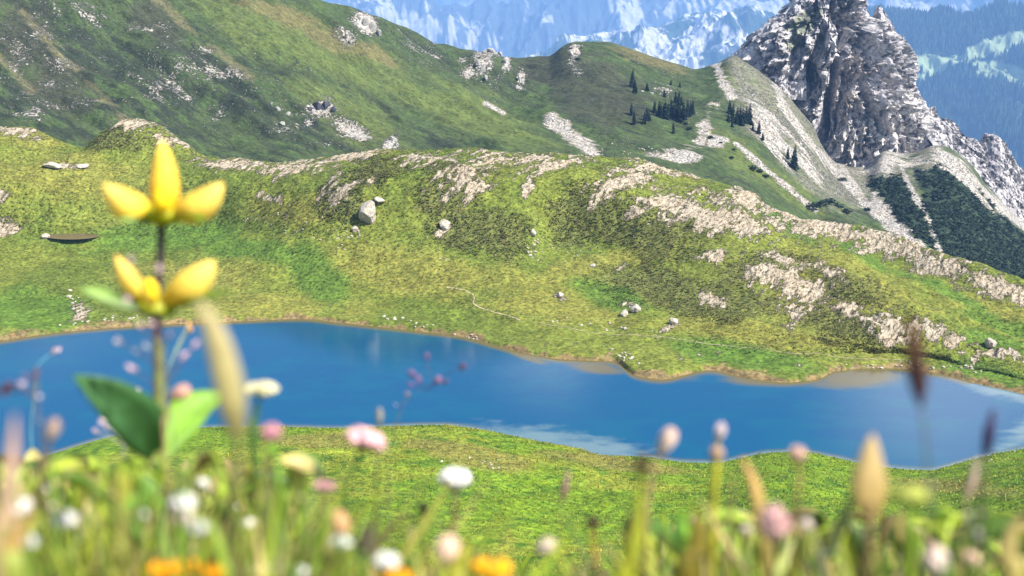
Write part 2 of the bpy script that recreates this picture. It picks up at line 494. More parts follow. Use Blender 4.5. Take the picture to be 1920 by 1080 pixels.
gl = [azline(0.12, H - 0.42), azline(0.6, H - 0.44), line(brow, 'r'),
      line([(-420, 1160, 5), (2340, 1190, 5)], 'r'),
      line([(-420, 1200, 40), (960, 1165, 40), (2340, 1165, 40)], 'r'),
      line([(-420, 1060, 95), (300, 1085, 92), (700, 1090, 92), (1100, 1078, 95), (1500, 1050, 98), (1920, 1040, 98), (2340, 1030, 98)], 'r'),
      line([(-420, 960, 135), (0, 960, 135), (500, 905, 143), (700, 892, 145), (900, 905, 143), (1100, 940, 140), (1300, 945, 140), (1450, 910, 144), (1600, 935, 140), (1740, 955, 137),
            (1850, 925, 140), (2000, 895, 143), (2340, 880, 144)], 'r'),
      azline(rn_ - 4, 1.0), azline(rn_, 0.02),
      azline(rn_ + wd * 0.12, -dp * 0.35), azline(rn_ + wd * 0.5, -dp), azline(rf_ - wd * 0.1, -dp * 0.3),
      azline(rf_, 0.0), azline(rf_ + 1.6, 0.75), azline(rf_ + 6, 1.1),
      # toe of the hummocks
      line([(-420, 450, 9), (-100, 442, 8.5), (80, 446, 8), (185, 446, 8), (400, 432, 9.5), (600, 440, 12), (700, 440, 12.5), (830, 466, 10.5), (950, 476, 9.5), (1060, 452, 10),
            (1150, 474, 8), (1250, 540, 5), (1350, 594, 3.6), (1450, 622, 3.0), (1550, 642, 2.3), (1650, 656, 1.9), (1750, 669, 1.6),
            (1830, 692, 1.3), (1950, 715, 1.2), (2340, 770, 1.2)]),
      # shoulder of the hummocks
      line([(-420, 330, 345), (-100, 335, 345), (130, 345, 345), (300, 345, 342), (450, 352, 328), (580, 356, 309), (640, 338, 307), (720, 326, 306), (830, 322, 307), (950, 326, 307),
            (1060, 330, 310), (1150, 350, 309), (1250, 384, 306), (1350, 388, 310), (1460, 428, 302), (1530, 490, 281), (1605, 545, 260),
            (1723, 590, 251), (1785, 618, 247), (1832, 660, 241), (1950, 690, 236), (2340, 745, 230)], 'r'),
      # hollow behind
      line([(-420, 275, 366), (-100, 275, 366), (130, 300, 362), (300, 300, 359), (450, 318, 343), (600, 315, 326), (800, 296, 322), (950, 300, 322), (1150, 315, 327), (1250, 344, 328),
            (1350, 362, 329), (1460, 414, 316), (1580, 447, 306), (1680, 490, 295), (1780, 533, 281), (1913, 577, 268), (2100, 640, 262), (2340, 700, 258)], 'r'),
      # crest against the mountain
      line([(-420, 225, 390), (-100, 232, 388), (0, 237, 385), (60, 242, 383), (110, 266, 378), (150, 275, 376), (190, 248, 378), (240, 226, 380), (290, 233, 378), (345, 268, 372), (390, 293, 366),
            (450, 299, 358), (520, 304, 349), (600, 297, 341), (700, 286, 334), (790, 282, 332), (880, 277, 332), (960, 284, 333), (1060, 290, 337),
            (1180, 297, 343), (1270, 320, 345), (1340, 343, 345), (1407, 363, 342), (1453, 393, 333), (1513, 415, 322), (1600, 419, 319),
            (1663, 437, 313), (1747, 470, 301), (1830, 495, 293), (1913, 523, 287), (2100, 600, 284), (2340, 660, 282)], 'r')]
cr = gl[-1]
gl.append((cr[0], cr[1] + 9, cr[2] - 4)); gl.append((cr[0], cr[1] + 60, cr[2] - 48))
gsegs = [6, 14, 8, 6, 40, 60, 46, 10, 8, 8, 8, 6, 10, 10, 95, 95, 55, 60, 10, 12]
amps = [0.004, 0.006, 0.006, 0.05, .2, .7, .6, .12, 0.03, 0.05, .05, .03, .06, .18, .4, .8, 1.5, 1.0, .7, 1.0, 1.0]
gx, gy, gz, gt = profile_grid(gl, gsegs, AZ)
gpx, gpy, gd = project(gx, gy, gz)
amp = np.interp(gt, np.arange(len(amps)), amps)
gz = gz + 0.02 * (1 - sstep(2.6, 3.2, gt)) * sstep(1, 1.6, gt) * fbm(gx * 7, gy * 7, octv=4, seed=8) + amp * (fbm(gx / 16, gy / 16, octv=3, seed=3) * 1.5 + fbm(gx / 5, gy / 5, octv=3, seed=5) * 0.6 + fbm(gx / 1.6, gy / 1.6, octv=2, seed=6) * 0.22)

ROCK_BLOBS = [
    (262, 238, 80, 17, 4), (345, 270, 48, 15, 32), (300, 262, 40, 16, 20), (25, 246, 55, 12, 12), (440, 310, 90, 15, 3), (560, 314, 110, 20, -4), (680, 293, 65, 11, -8),
    (640, 362, 40, 36, -40), (690, 345, 30, 16, -20), (800, 298, 55, 16, -5), (880, 322, 85, 32, -28), (960, 297, 130, 15, 2), (905, 350, 42, 20, -30),
    (990, 358, 22, 17, -30), (1035, 312, 75, 17, -12), (875, 372, 34, 8, -40), (1180, 338, 95, 34, -28), (1255, 312, 90, 16, 12),
    (1320, 398, 120, 38, 12), (1400, 420, 60, 22, 22), (1240, 374, 60, 18, -10), (1200, 405, 28, 20, -10), (1490, 540, 95, 48, 22),
    (1440, 512, 50, 26, 10), (1490, 590, 26, 28, 0), (1560, 518, 60, 15, 28), (1600, 588, 50, 24, 20), (1665, 612, 70, 30, 25), (1765, 632, 90, 20, 26),
    (1680, 640, 45, 20, 10), (1345, 478, 42, 13, -5), (1480, 490, 70, 14, 18), (1165, 500, 18, 9, -20), (1048, 552, 12, 9, 0), (-10, 372, 35, 16, 0), (5, 432, 50, 18, -10), (110, 312, 40, 6, 4),
    (1870, 668, 60, 10, 5), (1790, 690, 70, 7, 5), (150, 590, 18, 26, 40), (1190, 578, 22, 9, 10), (1250, 620, 24, 9, -20), (1330, 560, 30, 14, 10), (510, 372, 32, 13, 10), (830, 425, 16, 8, -40)]
RIDGE = [(1380, 362), (1453, 398), (1540, 424), (1660, 452), (1740, 484), (1830, 515), (1930, 556), (2100, 640)]
DARK = [(900, 425, 110, 45, 6), (650, 385, 55, 45, -10), (1200, 430, 150, 45, 8), (1250, 545, 150, 42, 10), (1350, 560, 120, 40, 8), (1420, 500, 80, 40, 0), (1570, 600, 110, 40, 12),
        (840, 360, 90, 45, -10), (1100, 400, 90, 60, 0), (220, 262, 70, 26, 10), (1580, 540, 80, 30, 20), (700, 330, 60, 30, -15)]
LUSH = [(585, 500, 42, 60, -35), (620, 540, 40, 45, 0), (60, 585, 110, 45, 0), (1390, 668, 140, 24, 12), (300, 440, 190, 30, -4), (480, 470, 120, 22, 8), (1150, 560, 90, 22, 20),
        (1620, 480, 60, 14, 28), (1760, 545, 110, 12, 26), (1870, 605, 90, 14, 14), (1470, 420, 70, 14, 30), (1860, 640, 70, 22, 10), (1850, 705, 110, 26, 12)]
DRY = [(760, 505, 230, 45, 8), (1090, 505, 180, 24, -14), (350, 525, 130, 40, 0), (120, 330, 160, 50, 0), (60, 260, 80, 20, 10), (1080, 570, 160, 40, 5), (1420, 628, 190, 26, 6), (700, 275, 90, 22, -5),
       (1860, 590, 120, 28, 15), (560, 395, 90, 30, 0), (520, 575, 180, 22, 0), (1290, 312, 70, 20, 15), (1560, 560, 200, 90, 20)]
nA = fbm(gx / 7, gy / 7, octv=5, seed=21); nB = fbm(gx / 2.2, gy / 2.2, octv=4, seed=23); nC = fbm(gx / 22, gy / 22, octv=4, seed=25)
pb = sstep(-0.7, 0.12, blob(gpx, gpy, 132, 442, 66, 10)) * ((gt > 13.5) & (gt < 17))
pz0 = float(np.median(gz[pb > 0.98])); gz = gz + (pz0 - gz) * pb
land = sstep(13.3, 14.2, gt)
rk = np.maximum(blobs(gpx, gpy, ROCK_BLOBS), stroke(gpx, gpy, RIDGE, 30) - 0.12 + 0.5 * fbm(gx / 14, gy / 14, octv=3, seed=29))
ra_, rb_ = math.cos(R(60)), math.sin(R(60))
gu, gv = gx * ra_ + gy * rb_, -gx * rb_ + gy * ra_                      # along / across the grain of the rock
nR = fbm(gu / 7, gv / 2.0, octv=4, seed=27); nS = fbm(gu / 2.6, gv / 0.9, octv=3, seed=28)
rock = np.clip(0.5 + rk * 0.75 + nR * 0.55 + nS * 0.45 + nA * 0.35 - 0.24, 0, 1) * sstep(-0.9, -0.1, rk) * land
rock = np.maximum(rock, np.clip(0.30 + 0.75 * (nB - 0.45), 0, 1) * (blobs(gpx, gpy, [(560, 430, 110, 40, 15), (1060, 470, 60, 30, -15), (1250, 660, 300, 14, 6)]) > 0) * land)
near = 1 - sstep(7.6, 8.2, gt)
base = np.array((0.114, 0.140, 0.024)) + np.zeros(gx.shape + (3,))
base = mixc(base, (0.086, 0.118, 0.019), sstep(-0.15, 0.35, nC))
base = mixc(base, (0.142, 0.150, 0.030), sstep(-0.4, 0.5, blobs(gpx, gpy, DRY) + nA * 0.5))
base = mixc(base, (0.094, 0.106, 0.030), 0.85 * sstep(-0.25, 0.45, blobs(gpx, gpy, DARK) + nA * 0.6 + nB * 0.25))
base = mixc(base, (0.066, 0.125, 0.018), 0.85 * sstep(-0.3, 0.4, blobs(gpx, gpy, LUSH) + nA * 0.4))
base = mixc(base, (0.09, 0.072, 0.035), 0.4 * sstep(0.3, 0.6, nB) * sstep(-0.3, 0.3, blobs(gpx, gpy, DARK)))
# near bank: lush, slightly tawny towards its brow
nb = np.array((0.108, 0.182, 0.013)) + np.zeros_like(base)
nb = mixc(nb, (0.160, 0.200, 0.022), sstep(-0.2, 0.4, nC + nA * 0.5))
nb = mixc(nb, (0.060, 0.125, 0.012), sstep(0.1, 0.5, nB))
nb = mixc(nb, (0.160, 0.150, 0.040), 0.7 * sstep(-0.3, 0.4, blobs(gpx, gpy, [(880, 855, 120, 20, 10), (1160, 870, 160, 14, 8), (600, 830, 110, 14, 0), (1800, 915, 120, 14, 5)]) + nA * 0.5))
base = mixc(base, nb, near)
kn = 1 - sstep(3.6, 4.2, gt)
k1 = fbm(gx * 9, gy * 9, octv=5, seed=33); k2 = fbm(gx * 22, gy * 22, octv=4, seed=34)
kc = np.array((0.14, 0.165, 0.028)) + np.zeros_like(base)
kc = mixc(kc, (0.09, 0.13, 0.02), sstep(0.0, 0.3, k1)); kc = mixc(kc, (0.15, 0.10, 0.04), sstep(0.05, 0.35, k2)); kc = mixc(kc, (0.20, 0.21, 0.05), sstep(0.0, 0.4, -k2 - .1)); kc = mixc(kc, (0.03, 0.03, 0.012), sstep(0.25, 0.5, k1 * -1))
base = mixc(base, kc, kn)
# shore strip and lake bed
bed = (gt > 8.02) & (gt < 12.6)
base = mixc(base, (0.16, 0.12, 0.055), (sstep(8.0, 8.2, gt) * (1 - sstep(12.2, 13.0, gt + nB * 1.1 + nA * 0.8))))
rib = ridged(gu / 5.0, gv / 1.8, octv=4, seed=41)
gz = gz + (1 - pb) * sstep(0.25, 0.8, rock) * (rib - 0.35) * 0.9 + sstep(0.0, 0.5, blobs(gpx, gpy, DARK)) * land * nB * 0.5
ground = grid_mesh('ground', gx, gy, gz, base, {'rock': rock}, M_MEADOW)
tag(ground, kind='structure')

# the same ground carried on beside and behind the viewer
nrow = int((gt[:, 0] <= 5.0).sum())
ws = np.linspace(0, 1, 220)[None, :]; azs = AZ[-1] + ws * (2 * math.pi - (AZ[-1] - AZ[0]))
_r = np.hypot(gx, gy)[:nrow]
rs2 = _r[:, -1:] * (1 - ws) + _r[:, :1] * ws; zs2 = gz[:nrow, -1:] * (1 - ws) + gz[:nrow, :1] * ws
away = np.sin(ws * math.pi) ** 4
zs2 = zs2 + (H - 0.42 + 0.05 * rs2 - zs2) * away
sx2, sy2 = rs2 * np.sin(azs), rs2 * np.cos(azs)
sb = mixc(np.array((0.12, 0.18, 0.018)) + np.zeros(sx2.shape + (3,)), (0.08, 0.13, 0.02), sstep(-.1, .4, fbm(sx2 * 2, sy2 * 2, octv=4, seed=35)))
tag(grid_mesh('surrounding_ground', sx2, sy2, zs2, sb, {'rock': np.zeros_like(sx2)}, M_MEADOW), kind='structure')
gpx2, gpy2, gd2 = project(gx, gy, gz)
gr = np.hypot(gx, gy)
def ground_at(px, py, rmin=60):
    """nearest point of the ground seen at a photo pixel"""
    d2 = (gpx2 - px) ** 2 + (gpy2 - py) ** 2
    d2 = np.where(gr < rmin, 1e9, d2)
    ok = d2 < 9
    if not ok.any(): i = np.argmin(d2)
    else: i = np.argmin(np.where(ok, gr + d2, 1e9))
    return Vector((gx.flat[i], gy.flat[i], gz.flat[i]))
def ground_z(x, y):
    az = math.atan2(x, y); r = math.hypot(x, y)
    j = (az - AZ[0]) / (AZ[1] - AZ[0]); j0 = int(min(max(j, 0), len(AZ) - 2)); f = min(max(j - j0, 0), 1)
    a = np.interp(r, gr[:, j0], gz[:, j0]); b = np.interp(r, gr[:, j0 + 1], gz[:, j0 + 1])
    return float(a + (b - a) * f)

# ------------------------------------------------------------------ lake and pond
def water_mat(name, deep, shallow, rough=0.05, bump=0.008, scale=1.2):
    m, nd, lk, bs = new_mat(name); nt = m.node_tree
    tc = nt.nodes.new('ShaderNodeTexCoord'); vec = tc.outputs['Object']
    sa = node(nt, 'ShaderNodeAttribute', attribute_name='shoal').outputs['Fac']
    n = noise_n(nt, vec, 0.35, 4, 0.6, 0.5)
    f = map_range(nt, math_n(nt, 'ADD', sa, math_n(nt, 'MULTIPLY', math_n(nt, 'SUBTRACT', n, 0.5), 0.5)), 0.25, 0.85, 0, 1)
    ta = node(nt, 'ShaderNodeAttribute', attribute_name='tint').outputs['Color']
    lk.new(ta, bs.inputs['Base Color'])
    bs.inputs['Roughness'].default_value = rough; bs.inputs['IOR'].default_value = 1.33
    mp = nt.nodes.new('ShaderNodeMapping'); mp.inputs['Scale'].default_value = (0.6, 1.6, 1); mp.inputs['Rotation'].default_value = (0, 0, R(20)); lk.new(vec, mp.inputs[0])
    w = math_n(nt, 'ADD', noise_n(nt, mp.outputs[0], scale, 5, 0.6), math_n(nt, 'MULTIPLY', noise_n(nt, mp.outputs[0], scale * 3.5, 3, 0.6), 0.7))
    bp = nt.nodes.new('ShaderNodeBump'); bp.inputs['Distance'].default_value = bump; bp.inputs['Strength'].default_value = 1
    lk.new(w, bp.inputs['Height']); lk.new(bp.outputs[0], bs.inputs['Normal'])
    return m
nl = 90
s_ = np.linspace(0, 1, nl)[:, None]
lr = (rn_ - 2.5) + (wd + 5) * s_
lx, ly = lr * np.sin(AZ), lr * np.cos(AZ)
lz = np.zeros_like(lx)
lpx, lpy, _ = project(lx, ly, lz)
lnz = fbm(lx / 9, ly / 5, octv=4, seed=61); lnf = fbm(lx / 3, ly / 1.5, octv=3, seed=62)
df = rf_ - lr; dn = lr - rn_
shoal = np.maximum(1 - df / 4.5, 1 - dn / 2.2)
shoal = np.maximum(shoal, blobs(lpx, lpy, [(1230, 700, 95, 22, 5), (1430, 712, 100, 16, 0), (1600, 706, 130, 32, -3), (1120, 690, 80, 18, 8), (980, 665, 60, 12, 20)]) * 1.2 + lnz * 0.25)
sand_sheen = np.maximum(blobs(lpx, lpy, [(1010, 822, 140, 26, 9), (1110, 838, 130, 24, 8), (1940, 800, 90, 30, -30), (1880, 735, 90, 16, 12)]) * 1.1 + lnf * 0.55, 1 - dn / 1.2)  # pale sand by the near shore; right-end blobs paint in cloud sheen
lc = np.array((0.0004, 0.054, 0.126)) + np.zeros(lx.shape + (3,))
lc = mixc(lc, (0.0004, 0.066, 0.124), sstep(-0.2, 0.4, lnz) * 0.7)
lc = mixc(lc, (0.12, 0.18, 0.19), sstep(-0.15, 0.9, sand_sheen) * 0.8)
lc = mixc(lc, (0.105, 0.085, 0.028), sstep(0.1, 0.85, shoal) * (1 - sstep(0.1, 0.5, sand_sheen)))
M_LAKE = water_mat('lake_water', 0, 0)
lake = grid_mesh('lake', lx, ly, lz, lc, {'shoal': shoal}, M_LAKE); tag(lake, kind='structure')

pc = [Vector(pix_z(px, py, pz0 + 0.04)) for px, py in ((80, 442), (100, 437), (132, 435), (165, 437), (187, 442), (168, 447), (132, 449), (97, 447))]
mb = MB(); cpt = sum(pc, Vector()) / len(pc); ring = bez(pc + [pc[0]], 4)[:-1]
mb.add([cpt] + ring, [(0, 1 + i, 1 + (i + 1) % len(ring)) for i in range(len(ring))], (0.12, 0.09, 0.045))
pond = mb.build('pond', water_mat('peaty_water', 0, 0, 0.35)); tag(pond, kind='structure')

# ------------------------------------------------------------------ mountain behind: left slope, saddle, round hill, apron of the peak
bc = [(-420, -75, 640), (0, -50, 640), (300, -35, 645), (480, -22, 650), (640, 4, 660), (700, 24, 668), (760, 50, 676), (830, 77, 684), (880, 90, 690), (915, 90, 692), (950, 101, 698),
      (1000, 106, 705), (1027, 105, 706), (1057, 84, 708), (1083, 78, 710), (1133, 80, 712), (1173, 91, 712), (1223, 107, 710), (1273, 122, 705), (1307, 130, 700), (1343, 121, 700),
      (1377, 107, 700), (1400, 120, 695), (1460, 165, 688), (1520, 240, 672), (1570, 318, 655), (1620, 320, 660), (1660, 292, 668), (1700, 296, 676), (1760, 275, 695), (1800, 292, 695), (1850, 352, 690), (1920, 425, 685), (2050, 520, 680), (2340, 600, 680)]
b2 = line(bc, 'r')
b0 = line([(-420, 330, 425), (0, 330, 430), (500, 380, 425), (1000, 390, 425), (1300, 440, 415), (1500, 560, 400), (1700, 640, 380), (1920, 700, 360), (2340, 800, 350)], 'r')
def between(a, b, f, dz, sm=0):
    az = b[0]; ra, za = np.interp(az, a[0], a[1]), np.interp(az, a[0], a[2])
    br_, bz_ = b[1], b[2]
    if sm:
        k = np.ones(sm) / sm; pad = lambda q: np.convolve(np.pad(q, sm // 2, 'edge'), k, 'valid')[:len(q)]
        br_, bz_ = pad(br_), pad(bz_)
    return az, ra + (br_ - ra) * f, za + (bz_ - za) * f + dz
rt = sstep(R(9.5), R(11.5), b2[0])                   # right part ends under the cliffs
b3 = (b2[0], b2[1] + 30, b2[2] - 3 - 8 * (1 - rt))
b4 = (b2[0], b2[1] + 320, b2[2] - 190)
bl = [(b0[0], b0[1] - 40, b0[2] - 25), b0, between(b0, b2, 0.35, -5, 71), between(b0, b2, 0.7, -3, 41), b2, b3, b4]
AZB = np.linspace(R(-28.5), R(28.5), 1150)
bx, by, bz, bt = profile_grid(bl, [4, 130, 150, 150, 14, 20], AZB, 2)
ta_ = np.interp(bt, [0, 1, 3.7, 4, 5, 6], [0, 1, 1, .35, 1, 1])
fx, fy = bx * math.cos(R(38)) - by * math.sin(R(38)), bx * math.sin(R(38)) + by * math.cos(R(38))   # along the fall line, across it
left = 1 - sstep(R(-1), R(4), np.arctan2(bx, by))
spur = fbm(fx / 90, fy / 26, octv=4, seed=71)
bz = bz + ta_ * (spur * (5 + 6 * left) + fbm(bx / 22, by / 22, octv=4, seed=72) * 2.2 + fbm(bx / 6, by / 6, octv=3, seed=74) * 0.6)
bqx, bqy, _ = project(bx, by, bz)
m1 = fbm(fx / 40, fy / 9, octv=5, seed=81); m2 = fbm(bx / 9, by / 9, octv=4, seed=83); m3 = fbm(fx / 12, fy / 4, octv=4, seed=85); m4 = fbm(bx / 50, by / 50, octv=3, seed=87)
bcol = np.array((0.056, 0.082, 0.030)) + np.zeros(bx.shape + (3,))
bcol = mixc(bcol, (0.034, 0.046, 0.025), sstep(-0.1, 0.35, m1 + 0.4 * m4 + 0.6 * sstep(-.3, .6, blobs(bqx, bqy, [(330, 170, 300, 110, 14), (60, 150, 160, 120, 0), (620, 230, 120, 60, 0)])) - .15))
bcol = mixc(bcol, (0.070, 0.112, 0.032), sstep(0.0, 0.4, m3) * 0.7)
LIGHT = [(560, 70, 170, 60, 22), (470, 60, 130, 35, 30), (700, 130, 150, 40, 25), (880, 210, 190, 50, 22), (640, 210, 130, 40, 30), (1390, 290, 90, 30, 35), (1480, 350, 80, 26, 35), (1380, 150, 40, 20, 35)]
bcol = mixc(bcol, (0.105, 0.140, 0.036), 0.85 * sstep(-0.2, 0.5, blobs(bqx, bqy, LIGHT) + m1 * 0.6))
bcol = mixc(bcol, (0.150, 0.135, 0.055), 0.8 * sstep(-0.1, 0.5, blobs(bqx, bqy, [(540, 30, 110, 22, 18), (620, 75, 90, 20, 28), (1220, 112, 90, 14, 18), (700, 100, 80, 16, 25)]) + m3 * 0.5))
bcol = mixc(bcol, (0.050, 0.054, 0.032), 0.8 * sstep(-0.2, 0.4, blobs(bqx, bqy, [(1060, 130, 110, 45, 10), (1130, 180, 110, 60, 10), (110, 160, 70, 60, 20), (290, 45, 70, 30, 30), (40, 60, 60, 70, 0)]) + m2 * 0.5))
for pts, w in (([(295, -5), (345, 45), (420, 105), (470, 145)], 7), ([(40, 20), (100, 90), (160, 150), (240, 226)], 8), ([(0, 110), (60, 170)], 8)):
    bcol = mixc(bcol, (0.17, 0.155, 0.075), 0.65 * sstep(0.1, 0.9, stroke(bqx, bqy, pts, w * 1.5) + m2 * 0.9 + m3 * 0.6))
# apron of the peak: grey-green scree grass, then bare scree
apr = sstep(-0.2, 0.4, blobs(bqx, bqy, [(1460, 200, 110, 70, 45), (1540, 300, 120, 60, 45), (1400, 130, 45, 30, 30), (1640, 330, 120, 60, 30), (1780, 330, 120, 40, 45)]) + m2 * 0.4)
bcol = mixc(bcol, (0.150, 0.150, 0.105), 0.85 * apr)
rb = blobs(bqx, bqy, [(600, 198, 34, 18, 20), (690, 45, 34, 24, 20), (650, 70, 24, 20, 30), (660, 235, 60, 24, 25), (540, 215, 60, 34, 20), (350, 120, 110, 40, 30), (330, 160, 90, 40, 20), (120, 140, 60, 40, 35), (70, 190, 60, 30, 10), (30, 150, 40, 20, 30),
                      (905, 120, 40, 26, 50), (925, 95, 28, 12, 20), (880, 130, 26, 16, 50), (975, 150, 14, 22, 10), (945, 118, 14, 26, 20), (1078, 92, 14, 16, 0), (1080, 120, 14, 22, 0), (800, 100, 60, 16, 30), (760, 70, 60, 14, 25),
                      (770, 120, 24, 8, 40), (640, 270, 70, 20, 30), (735, 262, 20, 22, 45), (70, 30, 40, 30, 30), (200, 40, 60, 20, 30), (1300, 210, 12, 10, 0), (1250, 165, 30, 10, 10), (430, 150, 50, 20, 30), (40, 70, 70, 40, 40), (420, 205, 60, 24, 30)])
brock = np.clip(0.16 + rb * 0.10 + m2 * 0.5 + 0.35 * m3, 0, .58) * sstep(-0.9, 0.1, rb)
spk = sstep(-0.4, 0.5, blobs(bqx, bqy, [(330, 150, 330, 110, 12), (120, 120, 200, 120, 10), (620, 240, 160, 50, 10), (820, 110, 180, 40, 25), (1240, 180, 120, 70, 30), (1230, 270, 200, 30, 5), (1430, 250, 130, 90, 45)]) + m4 * 0.5)
brock = np.maximum(brock, 0.02 + 0.13 * spk + 0.20 * m2)
sc = np.maximum.reduce([stroke(bqx, bqy, [(1035, 228), (1070, 255), (1110, 280)], 16), stroke(bqx, bqy, [(910, 195), (945, 212)], 6), blobs(bqx, bqy, [(1270, 292, 45, 12, 5), (1290, 290, 16, 16, 0), (1320, 240, 14, 34, 20), (1345, 265, 20, 12, 0), (1443, 245, 22, 62, -38), (1500, 300, 14, 60, -40)]),
                        stroke(bqx, bqy, [(1345, 125), (1360, 165), (1372, 180)], 10), stroke(bqx, bqy, [(1455, 160), (1470, 200), (1530, 280), (1580, 335), (1640, 400), (1720, 465)], 8), stroke(bqx, bqy, [(1640, 375), (1685, 432), (1720, 462)], 16),
                        stroke(bqx, bqy, [(1680, 292), (1705, 350), (1735, 400), (1762, 470)], 6), stroke(bqx, bqy, [(1760, 290), (1850, 368), (1920, 420)], 15), blobs(bqx, bqy, [(1670, 300, 60, 22, 10), (1790, 310, 50, 18, 42), (1640, 316, 40, 12, 0)]),
                        stroke(bqx, bqy, [(1540, 260), (1605, 350), (1660, 420)], 5), stroke(bqx, bqy, [(1380, 270), (1450, 330), (1530, 395)], 6)])
m5 = fbm(fx / 30, fy / 2.2, octv=4, seed=89)
crg = blobs(bqx, bqy, [(690, 45, 32, 20, 25), (655, 72, 16, 16, 30), (905, 118, 22, 26, 60), (925, 96, 26, 10, 15), (880, 132, 12, 18, 50), (975, 150, 8, 20, 10), (948, 120, 8, 24, 15), (1078, 96, 10, 18, 0), (600, 205, 34, 16, 20), (735, 266, 14, 18, 45), (655, 240, 44, 16, 25)])
brock = np.maximum(brock, np.clip(0.40 + 0.5 * crg + m2 * .4, 0, .9) * sstep(-.6, .1, crg))
scree = sstep(-0.05, 0.45, sc + m2 * 0.6 + m3 * 0.35 + m5 * 0.5 + 0.02) * (0.72 + 0.5 * m5)
scree = np.clip(scree, 0, 1)
brock = np.maximum(brock, np.maximum(0.30 * apr + 0.2 * m2 * apr, 0.72 * sstep(0.08, 0.6, scree)))
bcol = mixc(bcol, (0.52, 0.49, 0.44), scree)
bcol = mixc(bcol, (0.36, 0.30, 0.235), scree * sstep(1480, 1380, bqx))
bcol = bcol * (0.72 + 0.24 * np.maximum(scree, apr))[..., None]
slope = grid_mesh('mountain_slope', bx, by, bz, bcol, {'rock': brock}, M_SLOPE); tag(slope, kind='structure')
bpx2, bpy2, _ = project(bx, by, bz); br = np.hypot(bx, by)
def slope_at(px, py):
    d2 = (bpx2 - px) ** 2 + (bpy2 - py) ** 2
    ok = (d2 < 6) & (bt < 4.2)
    if not ok.any(): i = np.argmin(d2)
    else: i = np.argmin(np.where(ok, br + d2, 1e9))
    return Vector((bx.flat[i], by.flat[i], bz.flat[i]))

# ------------------------------------------------------------------ the rock peak
DPK = 735.0
def pk(px, py):
    dx, dy, dz = ray(px, py); k = DPK / dy
    return dx * k, H + dz * k
LS = [(-48, 1548), (-30, 1520), (0, 1492), (12, 1484), (28, 1470), (36, 1448), (50, 1434), (70, 1416), (90, 1396), (108, 1382), (125, 1384), (160, 1396), (250, 1440), (350, 1500), (470, 1560)]
RS = [(-48, 1556), (-30, 1590), (0, 1612), (20, 1620), (32, 1628), (44, 1652), (60, 1673), (80, 1686), (100, 1694), (130, 1701), (170, 1709), (200, 1721), (230, 1740), (280, 1770), (350, 1815), (470, 1860)]
GUL = [([(1572, 118), (1562, 165), (1545, 235), (1532, 262)], 4.2, 14), ([(1500, 80), (1490, 120), (1478, 145)], 4.5, 10), ([(1540, 75), (1528, 110), (1515, 150)], 4.5, 10), ([(1598, 35), (1590, 70), (1583, 85)], 4, 11), ([(1566, 8), (1572, 30), (1578, 52)], 4.5, 12),
       ([(1425, 85), (1424, 130)], 4, 9), ([(1630, 20), (1628, 50)], 3.5, 9), ([(1470, 22), (1475, 45)], 3.5, 8), ([(1515, 125), (1520, 160)], 4, 8), ([(1650, 130), (1672, 160)], 4, 6), ([(1665, 60), (1672, 110)], 3, 6), ([(1500, 0), (1510, 28)], 3, 8), ([(1622, 180), (1660, 250)], 3, 5)]
zt = pk(1550, -46)[1]; zb = pk(1550, 440)[1]
nz_, nth = 420, 760
zz = np.linspace(zb, zt, nz_)[:, None]
lpy_ = np.array([p for p, _ in LS]); lxx = np.array([pk(b, a)[0] for a, b in LS]); lzz = np.array([pk(b, a)[1] for a, b in LS])
rxx = np.array([pk(b, a)[0] for a, b in RS]); rzz = np.array([pk(b, a)[1] for a, b in RS])
xl = np.interp(zz, lzz[::-1], lxx[::-1]); xr = np.interp(zz, rzz[::-1], rxx[::-1])
xc, hw = (xl + xr) / 2, (xr - xl) / 2
th = np.concatenate([np.linspace(0, math.pi, 600), np.linspace(math.pi, 2 * math.pi, nth - 600)])[None, :]
hd = hw * 0.62 + 4
kx = np.sign(np.cos(th)) * np.abs(np.cos(th)) ** 0.9
pxx = xc + hw * kx; pyy = DPK - hd * np.sin(th); pzz = zz + 0 * th
nrmx, nrmy = np.cos(th) * 0.9, -np.sin(th)
wob = fbm(pxx / 30, pzz / 30, pyy / 30, octv=3, seed=91) * 8
d = (ridged((pxx + wob) / 26, pyy / 26, (pzz + pxx * 0.35) / 70, octv=3, seed=92) - 0.35) * 17
def saw(t): return 1 - (t - np.floor(t))
w2 = fbm(pxx / 16, pzz / 16, pyy / 16, octv=3, seed=99)
d += (saw((pxx - 0.28 * pzz + wob * 1.3) / 25) - 0.5) * 8 * (0.6 + 0.8 * w2)
d += (saw((pxx - 0.22 * pzz + w2 * 7) / 9.5) - 0.5) * 4.0
d += (saw((pzz + 0.3 * pxx + w2 * 9) / 11) - 0.5) * 2.6
d += (ridged((pxx - pzz * 0.12) / 5, pyy / 5, pzz / 26, octv=3, seed=195) - 0.35) * 3.4
d += (ridged((pxx + pzz * 0.25) / 9, pyy / 9, pzz / 20, octv=3, seed=93) - 0.35) * 8.0
d += (ridged(pxx / 7, pyy / 7, (pzz - pxx * 0.3) / 3.2, octv=3, seed=94) - 0.35) * 4.6
d += fbm(pxx / 2.2, pyy / 2.2, pzz / 2.2, octv=3, seed=95) * 1.8
front = sstep(0.05, 0.6, np.sin(th) + 0 * zz)
ipx, ipy, idd = project(pxx, pyy, pzz)
